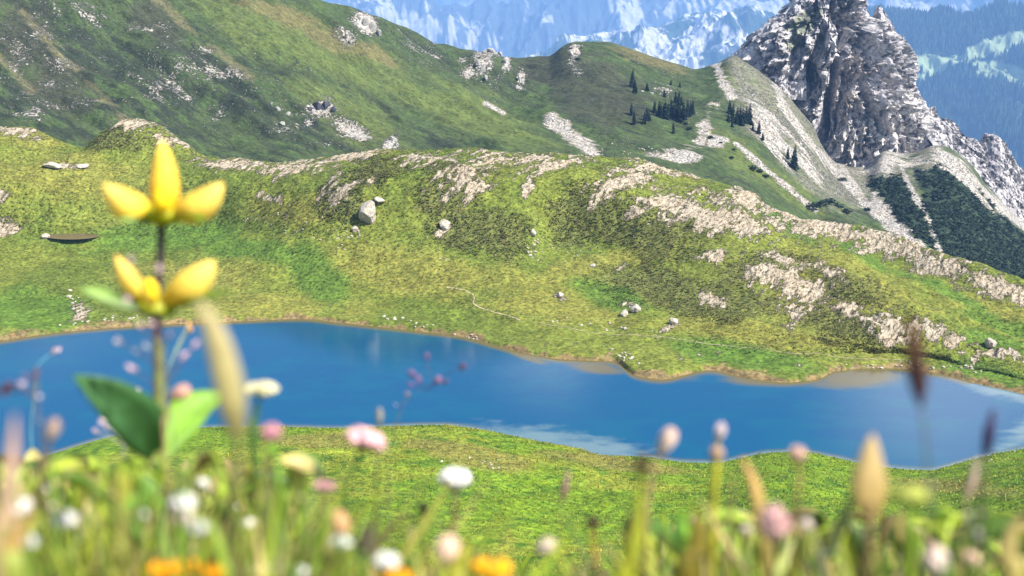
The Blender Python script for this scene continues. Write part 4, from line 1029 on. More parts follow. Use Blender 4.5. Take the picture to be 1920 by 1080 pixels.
# ------------------------------------------------------------------ grass of the near bank (stuff)
sel_t = (gt > 4.6) & (gt < 7.95) & (gpx2 > 380) & (gpx2 < 1980) & (gpy2 < 1110)
ids = np.flatnonzero(sel_t.ravel())
wgt = (gr.ravel()[ids]) ** 1.0; wgt = wgt / wgt.sum()
tid = rng.choice(ids, size=34000, p=wgt)
V, Fc, Cc = [], [], []
for i in tid:
    x0 = gx.flat[i] + rng.uniform(-.5, .5); y0 = gy.flat[i] + rng.uniform(-.4, .4); z0 = gz.flat[i] - 0.05
    hh = rng.uniform(.10, .34); bcol_ = base.reshape(-1, 3)[i]; g = rng.uniform(.45, 1.9)
    yel = rng.uniform(0, 1)
    cc = (min(.5, bcol_[0] * g * (1 + .7 * yel)), bcol_[1] * g * (1.0 + .1 * yel), bcol_[2] * g)
    for _ in range(2):
        a = rng.uniform(0, 6.283); l = rng.uniform(.1, .35); b = len(V)
        dx_, dy_ = math.cos(a), math.sin(a); w = rng.uniform(.05, .12)
        V += [(x0 - dy_ * w, y0 + dx_ * w, z0), (x0 + dy_ * w, y0 - dx_ * w, z0), (x0 + dx_ * l, y0 + dy_ * l, z0 + hh)]
        Fc.append((b, b + 1, b + 2)); Cc += [cc] * 3
mb = MB(); mb.v, mb.f, mb.c = V, Fc, Cc
tag(mb.build('bank_grass', M_GRASS, smooth=False), kind='stuff')

# ------------------------------------------------------------------ heath and tussocks of the far meadow (stuff)
hm = blobs(gpx, gpy, DARK) + nA * 0.6 + nB * 0.25
def tussocks(name, sel, count, size, tall, dark):
    ids = np.flatnonzero(sel.ravel()); w = gr.ravel()[ids] ** 1.2
    V, Fc, Cc = [], [], []
    for i in rng.choice(ids, size=count, p=w / w.sum()):
        c0 = base.reshape(-1, 3)[i]; x0, y0 = gx.flat[i] + rng.uniform(-.4, .4), gy.flat[i] + rng.uniform(-.6, .6); z0 = gz.flat[i] - .08
        for _ in range(3):
            g = rng.uniform(*dark); b = len(V); a = rng.uniform(0, 6.283); l = rng.uniform(*size); hh = rng.uniform(*tall); w_ = l * rng.uniform(.3, .6)
            dx_, dy_ = math.cos(a), math.sin(a); t = rng.uniform(.85, 1.3)
            V += [(x0 - dy_ * w_, y0 + dx_ * w_, z0), (x0 + dy_ * w_, y0 - dx_ * w_, z0), (x0 + dx_ * l + dy_ * w_ * .5, y0 + dy_ * l - dx_ * w_ * .5, z0 + hh), (x0 + dx_ * l - dy_ * w_ * .5, y0 + dy_ * l + dx_ * w_ * .5, z0 + hh * .9)]
            Fc.append((b, b + 1, b + 2, b + 3)); Cc += [(min(.5, c0[0] * g * t), c0[1] * g, c0[2] * g)] * 4
    mb = MB(); mb.v, mb.f, mb.c = V, Fc, Cc
    tag(mb.build(name, M_GRASS, smooth=False), kind='stuff')
inv = (gpx2 > -60) & (gpx2 < 1990) & (gt > 14.2) & (gt < 18.05) & (rock < .45)
tussocks('heath_scrub', inv & (hm > -0.05), 20000, (.14, .42), (.10, .36), (.6, 1.5))
tussocks('meadow_tussocks', inv & (hm <= -0.05), 26000, (.12, .4), (.06, .26), (.68, 1.36))

# ------------------------------------------------------------------ foreground meadow (stuff) just in front of the lens
V, Fc, Cc = [], [], []
def fg_blade(x, y, h, w, lean, az_, col, n=4):
    z0 = ground_z(x, y) - .01; b = len(V)
    dx_, dy_ = math.cos(az_), math.sin(az_)
    fa = az_ + rng.uniform(-1.2, 1.2) + 1.57
    sx_, sy_ = math.cos(fa) * w, math.sin(fa) * w
    for i in range(n + 1):
        t = i / n; k = (1 - t) ** .7 if i < n else 0.05
        cx_, cy_, cz_ = x + dx_ * lean * t * t, y + dy_ * lean * t * t, z0 + h * (t - .25 * lean / max(h, .01) * t * t)
        V.append((cx_ - sx_ * k, cy_ - sy_ * k, cz_)); V.append((cx_ + sx_ * k, cy_ + sy_ * k, cz_)); Cc.extend([col, col])
    for i in range(n): Fc.append((b + 2 * i, b + 2 * i + 1, b + 2 * i + 3, b + 2 * i + 2))
PAL = [(.24, .38, .03), (.34, .42, .035), (.44, .42, .08), (.15, .27, .02), (.44, .34, .13), (.36, .40, .04), (.16, .11, .05), (.32, .42, .02), (.05, .09, .02), (.15, .17, .03), (.20, .19, .05), (.10, .12, .03)]
for _ in range(36000):
    u_ = rng.random()
    r = 0.36 + 0.5 * rng.random() if u_ < .4 else 0.8 + 0.9 * rng.random()
    px = rng.uniform(-560, 2480); az_ = math.atan((px - 960) / F)
    dens = np.interp(px, [-160, 470, 570, 1150, 1240, 2080], [1, 1, .22, .14, .5, .62])
    if rng.random() > dens: continue
    x, y = r * math.sin(az_), r * math.cos(az_)
    top = np.interp(px, [-160, 300, 480, 600, 1150, 1260, 2080], [846, 846, 900, 1020, 1050, 968, 945]) + 38 * float(vnoise(px / 46.0, r * 5, seed=301)) + rng.exponential(50 if px < 520 else 80)
    zt_ = H - r * math.tan(PITCH + math.atan((top - 540) / F))
    h = zt_ - ground_z(x, y)
    if h < .02: continue
    g = rng.uniform(.75, 1.25); c = PAL[rng.integers(len(PAL))]
    fg_blade(x, y, h, rng.uniform(.0014, .0042) if rng.random() < .78 else rng.uniform(.004, .010), h * rng.uniform(.1, .7), rng.uniform(0, 6.283), (c[0] * g, c[1] * g, c[2] * g))
mb = MB(); mb.v, mb.f, mb.c = V, Fc, Cc
tag(mb.build('meadow_grass', M_GRASS), kind='stuff')

# broad leaves of the near herbs, a tangle nobody could count
hb = MB(); rh = random.Random(31)
for _ in range(560):
    px = rh.uniform(-80, 560) if rh.random() < .62 else rh.uniform(1180, 2000)
    py = (860 if px < 560 else 960) + rh.expovariate(1 / 85.0); d_ = rh.uniform(.5, 1.15)
    if py > 1030 and px < 520: py -= 120
    tip = P(px, py, d_); L = rh.uniform(.018, .05); a = rh.uniform(0, 6.283); up = rh.uniform(.2, 1.0)
    dr = Vector((math.cos(a), math.sin(a), 0)) * (1.1 - up) + Vector((0, 0, up)); dr.normalize()
    ft = tip - dr * L; md = (tip + ft) / 2 + Vector((0, 0, L * rh.uniform(.05, .2)))
    sd = dr.cross(Vector((rh.uniform(-1, 1), rh.uniform(-1, 0), rh.uniform(-.3, .6)))).normalized(); g = rh.uniform(.7, 1.6)
    c = rh.choice([(.14, .27, .025), (.24, .34, .03), (.08, .16, .02), (.30, .32, .05), (.22, .16, .07), (.34, .28, .10), (.07, .13, .02), (.30, .38, .04)])
    leaf(hb, [ft, md, tip], rh.uniform(.0022, .0065), sd, tuple(k * g for k in c), tuple(min(.6, k * g * 1.3) for k in c), .3, .45, .0005, 6)
    if rh.random() < .6: tube(hb, [ft, ft + (Vector((ft.x, ft.y, ground_z(ft.x, ft.y))) - ft) * 1.0], .0008, 4, tuple(k * g * .8 for k in c))
tag(hb.build('meadow_herbs', M_LEAF), kind='stuff')

# ------------------------------------------------------------------ foreground plants
def down(p):                                   # stem foot on the ground below / behind p
    return Vector((p.x, p.y, ground_z(p.x, p.y) - .01))
def px2m(n, d): return n * d / F
def stem_pts(path, d, to_ground=True):
    pts = [P(x, y, d) for x, y in path]
    if to_ground:
        f = down(pts[-1])
        if f.z < pts[-1].z - .005: pts.append(f)
    return bez(pts, 6)
CAMR = Vector((1, 0, 0)); CAMU = Vector((0, SP, CP)); CAMF = Vector((0, CP, -SP))
WH, PK, MV, CR = (.80, .76, .74), (.74, .40, .42), (.50, .22, .26), (.74, .68, .42)
TAN, BR, DK, PU = (.46, .30, .13), (.12, .065, .035), (.030, .022, .018), (.085, .045, .075)
GR, YG, DG = (.10, .20, .02), (.24, .30, .02), (.035, .085, .02)
def start(name, label, cat, path, d, srad, sc_, group=None, sc2=None):
    pts = stem_pts(path, d); root = empty(name, pts[-1], label, cat, group)
    bpy.context.view_layer.update()
    mb = MB(); n = len(pts); tube(mb, pts, [px2m(srad, d) * (.75 + .5 * i / n) for i in range(n)], 7, sc_, sc2)
    mb.build('stem', M_STEM, root)
    return root, pts
def clover(label, cx, cy, rw, rh, d, col, path, group=None, tilt=0, srad=4, scol=GR, name='clover_flower', cat='flower', c2=None, n=70, seed=1):
    root, pts = start(name, label, cat, path, d, srad, scol, group)
    rg = random.Random(seed); mb = MB(); c0 = P(cx, cy, d); rw, rh = px2m(rw, d), px2m(rh, d)
    ca, sa = math.cos(R(tilt)), math.sin(R(tilt))
    A1, A2 = CAMR * ca - CAMU * sa, CAMR * sa + CAMU * ca
    spindle(mb, c0 - A2 * rh * .85, c0 + A2 * rh * .85, rw * .8, .5, 12, 8, col, pw=.6)
    for _ in range(n):
        v = Vector((rg.gauss(0, 1), rg.gauss(0, 1), rg.gauss(0, 1))).normalized()
        if v.y < -.35: v.y *= -.5
        v.normalize()
        off = A1 * (v.x * rw) + A2 * (v.y * rh) + CAMF * (v.z * rw)
        g = rg.uniform(.8, 1.1)
        spindle(mb, c0 + off * .25, c0 + off * rg.uniform(.9, 1.08), rw * .17, .7, 6, 4, tuple(k * g for k in (c2 or col)), tuple(k * g for k in col))
    mb.build('flower_head', M_PETAL, root)
    cl = MB(); foot = pts[0]
    spindle(cl, c0 - A2 * rh * 1.05, c0 + A2 * rh * .1, rw * .45, .6, 8, 5, scol); cl.build('calyx', M_LEAF, root)
    return root
def spike(label, x0, y0, x1, y1, wpx, d, col, path, group=None, srad=3, scol=GR, c2=None, seed=1, name='plantain_spike', cat='seed head', n=80):
    """(x0,y0) = top of the head, (x1,y1) = its foot"""
    root, pts = start(name, label, cat, path, d, srad, scol, group)
    rg = random.Random(seed); mb = MB(); a, b = P(x1, y1, d), P(x0, y0, d); w = px2m(wpx, d) / 2
    spindle(mb, a, b, w * .8, .4, 10, 12, col, c2 or col)
    ax = b - a; u, v = frame(ax)
    for _ in range(n):
        t = rg.uniform(.04, .95); an = rg.uniform(0, 6.283)
        s = (t / .4) if t < .4 else (1 - t) / .6
        rr_ = w * max(.1, math.sin(min(1, s) * 1.57) ** .8)
        o = u * math.cos(an) + v * math.sin(an); p = a + ax * t
        cc = col if not c2 else tuple(m + (k - m) * t for m, k in zip(col, c2)); g = rg.uniform(.6, 1.5)
        spindle(mb, p + o * rr_ * .5, p + o * rr_ * 1.15 + ax * .06, w * .22, .5, 5, 3, tuple(min(.9, k * g) for k in cc))
    mb.build('seed_head', M_PETAL, root); return root
def bud(label, x0, y0, x1, y1, wpx, d, col, path, group=None, srad=4, scol=GR, c2=None, seed=1, name='flower_bud', cat='flower bud'):
    root, pts = start(name, label, cat, path, d, srad, scol, group)
    mb = MB(); a, b = P(x1, y1, d), P(x0, y0, d); w = px2m(wpx, d) / 2; rg = random.Random(seed); u, v = frame(b - a)
    spindle(mb, a, b, w, .6, 12, 9, col, c2 or col, pw=.7)
    for k in range(6):
        an = k * 1.047 + rg.uniform(-.2, .2); o = (u * math.cos(an) + v * math.sin(an)) * w
        spindle(mb, a + o * .3, b + o * rg.uniform(.35, .7), w * .5, .6, 6, 6, c2 or col, col, bend=o * .35)
    mb.build('petals', M_PETAL, root)
    c = MB(); spindle(c, a - (b - a) * .12, a + (b - a) * .3, w * .75, .5, 8, 5, scol); c.build('calyx', M_LEAF, root); return root
def cup(label, cx, cy, rpx, d, col, path, group=None, seed=1, name='buttercup', srad=3):
    root, pts = start(name, label, 'flower', path, d, srad, GR, group)
    c0 = P(cx, cy, d); r = px2m(rpx, d); rg = random.Random(seed)
    for k in range(6):
        a = k * 1.047 + rg.uniform(-.1, .1); o = CAMR * math.cos(a) + CAMF * math.sin(a)
        mb = MB(); g = rg.uniform(.9, 1.08)
        spindle(mb, c0 - CAMU * r * .55, c0 + o * r * .95 + CAMU * r * .35, r * .5, .65, 8, 7, tuple(k_ * g for k_ in col), flat=.45, bend=o * r * .2 - CAMU * r * .1, pw=.7)
        mb.build('petal', M_PETAL, root)
    mb = MB(); spindle(mb, c0 - CAMU * r * .5, c0 + CAMU * r * .25, r * .35, .6, 8, 5, (.55, .32, .02)); mb.build('flower_centre', M_PETAL, root)
    return root
def panicle(label, path, d, sprigs, group=None, scol=PU, srad=1.6, name='grass_panicle', seed=1, tiny=6, c2=(.62, .45, .48)):
    """sprigs: (px,py of tip, px,py of branch point, size px, colour)"""
    root, pts = start(name, label, 'grass', path, d, srad, (.14, .15, .07), group, scol)
    rg = random.Random(seed)
    for (x, y, bx_, by_, s, c) in sprigs:
        br_ = MB(); p, q = P(x, y, d), P(bx_, by_, d + rg.uniform(-.01, .01))
        tube(br_, bez([q, (p + q) / 2 + CAMU * px2m(4, d), p], 4), px2m(srad * .7, d), 5, scol); ob = br_.build('branch', M_STEM, root)
        sp = MB(); dr = (p - q).normalized(); L = px2m(s, d)
        for k in range(tiny):
            o = Vector((rg.uniform(-1, 1), rg.uniform(-1, 1), rg.uniform(-1, 1))) * L * .35; g = rg.uniform(.7, 1.3)
            spindle(sp, p + o - dr * L * .5, p + o + dr * L * rg.uniform(.5, 1.0), L * .24, .45, 6, 5, tuple(min(.9, k_ * g) for k_ in c), tuple(min(.9, k_ * g) for k_ in c2))
        so = sp.build('spikelet', M_PETAL, ob)
    return root
def blade(label, path, d, wpx, col, c2=None, group=None, name='grass_plant', peak=.35, dd=0, fold=.25, cat='grass'):
    """path from the foot (may lie below the frame) to the tip; wpx = half width"""
    n = len(path); pts = [P(x, y, d + dd * i / (n - 1)) for i, (x, y) in enumerate(path)]
    f = down(pts[0])
    if f.z < pts[0].z - .005: pts = [f] + pts
    root = empty(name, pts[0], label, cat, group)
    bpy.context.view_layer.update()
    mb = MB(); leaf(mb, pts, px2m(wpx, d), (CAMR + CAMF * .25).normalized(), col, c2, fold, peak, seg=24)
    mb.build('leaf', M_LEAF, root); return root

def tan_leaf(label, stem, path, d, wpx, col, c2, scol, srad=5, peak=.5):
    root, _ = start('grass_plant', label, 'grass', stem, d, srad, scol)
    mb = MB(); leaf(mb, [P(x, y, d) for x, y in path], px2m(wpx, d), (CAMR + CAMF * .25).normalized(), col, c2, .25, peak, seg=24)
    mb.build('leaf', M_LEAF, root)
# --- the yellow gentian
D = 0.70
pts = [P(x, y, D) for x, y in ((303, 400), (302, 450), (300, 500), (294, 560), (294, 610), (297, 680), (297, 760), (292, 850), (288, 930))]
pts.append(down(pts[-1])); sp_ = bez(pts, 6)
gent = empty('gentian', sp_[-1], 'tall yellow gentian with two whorls of flowers on a dark stem', 'flower')
bpy.context.view_layer.update()
mb = MB(); tube(mb, sp_[:27], px2m(7.5, D), 10, (.012, .010, .012), (.05, .03, .035)); mb.build('upper_stem', M_STEM, gent)
mb = MB(); n = len(sp_[26:]); tube(mb, sp_[26:], [px2m(9 + 7 * i / n, D) for i in range(n)], 10, (.12, .12, .05), (.17, .22, .02)); mb.build('stem', M_STEM, gent)
YE, YL, YD = (.84, .58, .015), (.86, .66, .10), (.80, .44, .01)
def petal(x0, y0, x1, y1, w, dz0=0, dz1=0, c=YE, c2=YL, bend=(0, 0), flat=.8, peak=.5):
    mb = MB(); spindle(mb, P(x0, y0, D + dz0), P(x1, y1, D + dz1), px2m(w, D), peak, 14, 14, c, c2, flat, CAMR * px2m(bend[0], D) - CAMU * px2m(bend[1], D), pw=.75)
    mb.build('petal', M_PETAL, gent)
petal(309, 410, 304, 262, 33, 0, -.002, YD, YL, (2, 0), peak=.33)
petal(298, 402, 192, 345, 36, 0, -.012, YE, (.88, .66, .16), (-6, 12), peak=.45)
petal(318, 404, 418, 343, 36, 0, -.012, YE, (.88, .66, .16), (8, 12), peak=.45)
petal(308, 404, 300, 350, 22, -.02, -.028, (.66, .52, .01), YE)
petal(288, 572, 216, 478, 24, 0, -.01, (.62, .50, .02), (.86, .58, .14), (-4, 6))
petal(300, 574, 402, 490, 38, 0, -.012, YE, (.88, .66, .16), (6, 4))
petal(285, 576, 278, 522, 21, -.02, -.03, (.66, .52, .01), YE)
petal(290, 574, 246, 520, 22, .004, .01, YD, YE)
mb = MB(); spindle(mb, P(302, 425, D), P(306, 372, D), px2m(44, D), .35, 14, 9, (.26, .34, .01), (.60, .52, .01), .9); mb.build('calyx', M_LEAF, gent)
mb = MB(); spindle(mb, P(292, 600, D), P(296, 545, D), px2m(40, D), .35, 14, 9, (.24, .34, .01), (.60, .52, .01), .9); mb.build('calyx', M_LEAF, gent)
def gleaf(path, w, c, c2=None, dd=-.03, side=CAMF, fold=.3, peak=.45, nrm=None):
    n = len(path); q = [P(x, y, D + dd * i / (n - 1)) for i, (x, y) in enumerate(path)]
    if nrm is not None: side = nrm.cross(q[-1] - q[0]).normalized()
    mb = MB(); leaf(mb, q, px2m(w, D), side, c, c2, fold, peak, .0008, 20); mb.build('leaf', M_LEAF, gent)
SD = (CAMF + CAMU * .35).normalized()
gleaf([(295, 585), (240, 565), (190, 548), (150, 543)], 22, DG, (.30, .46, .10), -.02, (CAMF + CAMU * .7).normalized())
gleaf([(300, 588), (350, 566), (400, 556), (436, 547)], 18, (.10, .19, .02), (.22, .32, .06), -.02, SD)
gleaf([(298, 412), (262, 408), (222, 412)], 14, DG, (.30, .46, .10), -.02, SD)
gleaf([(310, 412), (350, 404), (384, 414)], 14, DG, (.16, .3, .02), -.02, SD)
gleaf([(290, 862), (262, 800), (212, 750), (138, 704)], 46, (.014, .055, .008), (.07, .18, .06), -.06, None, .4, .42, Vector((.0, -.62, .6)))  # shade on its near face put into a darker leaf colour
gleaf([(300, 868), (326, 806), (366, 764), (424, 736)], 38, (.15, .30, .015), (.20, .38, .05), .055, None, .2, .45, Vector((.30, -.80, .55)))
gleaf([(290, 1000), (268, 985), (222, 958), (158, 925)], 34, (.10, .25, .03), (.22, .40, .07), -.06, (CAMU + CAMR * .3 + CAMF * .5).normalized())
gleaf([(282, 1040), (250, 1010), (225, 975), (205, 938)], 30, (.10, .27, .03), (.2, .38, .07), -.06, (CAMU + CAMR * .5 + CAMF * .4).normalized())

# --- bent pale blade in front of the lake, other blades
tan_leaf('bent pale tan grass leaf arching in front of the lake', [(446, 812), (447, 860), (444, 930), (440, 1000)], [(448, 838), (440, 780), (422, 690), (398, 612), (370, 562)], .36, 27, (.16, .14, .035), (.56, .46, .22), (.10, .10, .03), 7, .42)
tan_leaf('broad tan grass leaf with a pale tip at the lower right', [(1632, 940), (1628, 1000), (1622, 1080)], [(1636, 985), (1636, 930), (1634, 880), (1636, 814)], .42, 36, (.36, .25, .06), (.64, .46, .22), (.10, .065, .03), 9, .4)
blade('dark leaning leaf left of the broad tan blade', [(1530, 1120), (1560, 1030), (1585, 965), (1604, 930)], .5, 14, DG, (.07, .08, .03))
blade('thick yellow green stalk under the dark oval seed head', [(1170, 1160), (1185, 1060), (1197, 980), (1204, 880)], .42, 19, (.30, .32, .015), (.32, .34, .03), peak=.2)
blade('yellow blade rising from the bottom edge beside the pink bud', [(860, 1150), (850, 1090), (868, 1040), (880, 1010)], .45, 16, (.34, .34, .02), (.36, .36, .04))
blade('bright green blade crossing below the pink knobs at left', [(590, 1150), (585, 1060), (600, 1000), (624, 960)], .5, 15, (.16, .30, .02), (.12, .22, .02))
blade('yellow green blade at the far left edge', [(30, 1160), (12, 1060), (10, 960), (22, 860)], .36, 26, (.22, .30, .03), (.40, .36, .12))
blade('pink tinged blurred blade nearest the left edge', [(0, 1150), (10, 980), (20, 880), (28, 775)], .33, 15, (.34, .26, .08), (.56, .36, .30), peak=.6)
blade('orange brown blade in the lower left corner', [(-10, 1160), (10, 1060), (35, 1000), (60, 940)], .36, 20, (.5, .26, .05), (.5, .33, .14))
blade('brown curved grass stalk right of the dark knob', [(690, 1130), (712, 1022), (738, 985), (772, 958)], .62, 6, (.14, .09, .04), (.14, .09, .05))
blade('orange tipped blade curving by the right mound', [(1440, 1120), (1425, 960), (1412, 900), (1390, 858)], .5, 14, (.30, .30, .05), (.66, .38, .16))
blade('upright green blade between gentian and pink clover', [(500, 1150), (505, 1040), (502, 950), (508, 860)], .45, 18, (.20, .27, .02), (.11, .12, .05))
blade('green blade left of the pink clover stem', [(520, 1150), (530, 1050), (520, 980), (512, 930)], .5, 13, (.18, .30, .02), (.2, .3, .03))
blade('lime green blade at the bottom between the white clovers', [(430, 1150), (420, 1060), (400, 1000), (372, 960)], .45, 12, (.22, .32, .04), (.26, .34, .06))
blade('dark olive leaf well left of the broad tan blade', [(1290, 1150), (1306, 1040), (1310, 990), (1300, 950)], .42, 22, (.16, .13, .015), (.2, .16, .02))
blade('pale stiff blade at the lower right edge', [(1900, 1150), (1890, 1060), (1900, 1000), (1922, 960)], .42, 18, (.36, .30, .08), (.46, .36, .14))
blade('white tipped blade by the pink cluster', [(1455, 1130), (1466, 1070), (1478, 1030), (1490, 1005)], .5, 9, (.36, .42, .08), (.6, .6, .3))

# --- flowers and seed heads
clover('pale pink clover head tilted on a dark green stem', 686, 824, 42, 22, .62, (.78, .46, .48), [(676, 845), (668, 872), (654, 902), (645, 960)], tilt=22, scol=DG, srad=5, seed=2)
clover('mauve pink knob below the pale pink clover', 606, 913, 24, 13, .6, (.60, .30, .34), [(605, 925), (606, 960), (608, 1020)], scol=(.14, .16, .04), seed=3)
clover('white flower head standing highest over the near bank', 852, 900, 33, 24, .68, (.86, .84, .80), [(856, 925), (852, 965), (846, 1005), (845, 1060)], scol=(.14, .10, .04), seed=4, srad=5)
clover('cream flower head with dark green calyx against the lake', 490, 731, 32, 16, .6, CR, [(484, 752), (478, 800), (476, 860)], scol=DG, seed=5, srad=6)
clover('pink bloom half hidden beside the cream flower stem', 508, 812, 22, 18, .5, (.55, .25, .30), [(504, 830), (500, 900)], scol=BR, seed=6)
clover('flat lime green flower head with thick stem at right', 1712, 930, 42, 15, .42, (.55, .58, .14), [(1710, 950), (1705, 1000), (1700, 1080)], scol=(.16, .24, .02), seed=7, srad=11, c2=(.4, .46, .06))
G4 = 'white clover heads low in the left corner'
for k, (x, y, r) in enumerate([(38, 952, 26), (122, 976, 24), (56, 1016, 20), (266, 966, 11), (342, 944, 26), (370, 990, 20)]):
    clover('small blurred white clover head low in the left corner meadow', x, y, r, r * .8, .42, WH, [(x, y + r), (x + 4, y + 60)], G4, seed=20 + k, n=36)
G5 = 'white flower heads along the bottom edge'
for k, (x, y, r) in enumerate([(496, 1064, 24), (560, 1074, 18), (640, 1018, 20), (724, 1054, 26)]):
    clover('blurred white flower head at the bottom edge left of centre', x, y, r, r * .75, .45, (.84, .82, .80), [(x, y + r), (x + 3, y + 70)], G5, seed=30 + k, n=40)
for k, (x, y, r, lb) in enumerate([(300, 1068, 32, 'orange flower leftmost of the row under the gentian'), (340, 1066, 34, 'orange flower in the middle of the row under the gentian'), (402, 1068, 34, 'orange flower rightmost of the row under the gentian'), (922, 1064, 36, 'bright orange yellow flower alone at the bottom centre'), (742, 1082, 30, 'orange flower half cut by the bottom edge')]):
    cup(lb, x, y, r, .45, (.84, .36, .006) if k != 3 else (.86, .45, .01), [(x, y + 26), (x + 3, y + 90)], 'orange flowers along the bottom edge', 40 + k)
bud('white pink bud leaning right above the near bank', 1262, 802, 1238, 850, 26, .55, (.55, .36, .26), [(1238, 850), (1225, 880), (1215, 940), (1210, 1020)], c2=(.80, .68, .62), scol=(.30, .20, .10), seed=3)
bud('small white bud on a thin dark stem over the lake', 1354, 792, 1346, 826, 18, .6, (.5, .36, .36), [(1346, 826), (1340, 900), (1334, 980), (1330, 1070)], c2=(.80, .72, .70), scol=(.22, .18, .05), seed=4, srad=6)
bud('tan round bud just under the small white one', 1344, 836, 1344, 868, 22, .56, (.42, .28, .18), [(1344, 866), (1338, 940), (1332, 1070)], scol=(.34, .33, .02), seed=5, srad=9)
bud('pinkish round bud against the green mound edge', 1494, 836, 1496, 866, 26, .52, (.55, .32, .24), [(1497, 866), (1500, 910), (1490, 990)], c2=(.72, .50, .42), scol=(.24, .18, .05), seed=6)
bud('large pale peach bud above the bottom edge', 848, 1004, 826, 1060, 42, .45, (.72, .46, .36), [(826, 1060), (818, 1120)], c2=(.80, .62, .46), scol=(.3, .3, .05), seed=7)
bud('orange peach petal standing by the mauve knob', 628, 958, 646, 1010, 30, .48, (.66, .38, .18), [(646, 1010), (650, 1080)], c2=(.68, .40, .22), scol=(.2, .2, .04), seed=8)
bud('whitish slanting bud at the bottom right of centre', 1040, 1014, 1004, 1036, 22, .55, (.45, .34, .22), [(1034, 1030), (1032, 1070), (1030, 1120)], c2=(.80, .68, .64), seed=9)
bud('white and pink bloom at the bottom right', 1734, 1030, 1776, 1076, 40, .42, (.62, .44, .40), [(1770, 1076), (1766, 1140)], c2=(.84, .76, .66), seed=10)
bud('thin grey white bud rising from the near shore edge', 712, 764, 711, 796, 12, .75, (.10, .09, .09), [(711, 794), (710, 850), (706, 930)], c2=(.5, .48, .42), scol=(.10, .12, .04), seed=11, srad=2.5)
bud('pink bud at the lower right near the flat lime flower', 1822, 1034, 1818, 1066, 26, .45, (.55, .34, .26), [(1818, 1066), (1816, 1130)], c2=(.74, .5, .42), seed=12)
bud('brown bud with pale tip at left over the lake', 106, 784, 92, 826, 24, .5, (.16, .08, .07), [(92, 826), (86, 880), (82, 940)], c2=(.60, .48, .38), scol=(.12, .08, .04), seed=13)
bud('salmon bud lying over the lake right of the gentian stem', 356, 728, 318, 746, 22, .6, (.60, .33, .24), [(318, 746), (312, 790), (310, 860)], c2=(.68, .40, .30), scol=(.3, .2, .1), seed=14, srad=3)
spike('tall dark brown plantain spike against the far shore', 1708, 596, 1728, 770, 36, .40, (.055, .025, .05), [(1727, 765), (1736, 830), (1740, 920), (1738, 1040)], c2=(.13, .065, .02), srad=3.2, scol=(.10, .11, .07), seed=1, n=150)
spike('dark purple seed spike over the right end of the lake', 1862, 768, 1846, 862, 22, .5, (.035, .02, .06), [(1848, 860), (1842, 900), (1838, 960)], c2=(.08, .05, .12), srad=3, scol=(.10, .10, .05), seed=2)
spike('dark oval plantain head at the top of the yellow stalk', 1208, 846, 1198, 900, 24, .45, (.06, .04, .025), [(1199, 900), (1200, 940), (1198, 1010)], srad=4, scol=(.2, .2, .03), seed=3)
spike('dark grey brown plantain head at the bottom left of centre', 690, 980, 682, 1066, 46, .42, (.10, .085, .05), [(683, 1064), (680, 1130)], srad=5, seed=4)
spike('pinkish speckled seed spike on the near bank', 1066, 884, 1052, 944, 14, .7, (.16, .09, .07), [(1053, 944), (1050, 1000), (1050, 1060)], c2=(.42, .26, .24), srad=2, scol=(.2, .2, .04), seed=5)
spike('pale pinkish seed spike below the dark purple one', 1834, 858, 1812, 942, 16, .55, (.42, .30, .22), [(1813, 940), (1806, 1000)], c2=(.60, .46, .38), srad=2.5, scol=(.3, .26, .1), seed=6)
spike('dark round seed knob on a straight stem', 793, 938, 793, 968, 24, .6, (.035, .035, .02), [(793, 966), (796, 1010), (800, 1080)], srad=4, scol=(.20, .17, .03), seed=7, n=50)
spike('dark brown round knob on an orange stem right of centre', 1112, 966, 1112, 996, 22, .6, (.06, .03, .025), [(1112, 994), (1114, 1040), (1116, 1090)], srad=4, scol=(.32, .19, .03), seed=8, n=50)
spike('faint pink seed spike between the two dark knobs', 774, 984, 766, 1026, 13, .65, (.45, .30, .24), [(766, 1024), (764, 1080)], c2=(.62, .42, .36), srad=2, seed=9)
spike('thin pink seed spike right of the orange yellow flower', 893, 1030, 886, 1062, 11, .6, (.4, .26, .24), [(886, 1060), (884, 1110)], srad=2, seed=10)
clover('pink cluster of florets at the lower right', 1452, 985, 34, 42, .46, (.66, .40, .38), [(1448, 1020), (1444, 1090)], scol=(.24, .2, .08), seed=11, n=46)
clover('little whitish clover right of the pink cluster', 1512, 985, 15, 14, .5, (.66, .54, .50), [(1512, 998), (1508, 1060)], scol=(.24, .2, .08), seed=12, n=30)
clover('tiny pale knob left of the pink cluster', 1400, 995, 13, 13, .5, (.74, .60, .52), [(1400, 1006), (1400, 1070)], scol=(.24, .2, .08), seed=13, n=30)

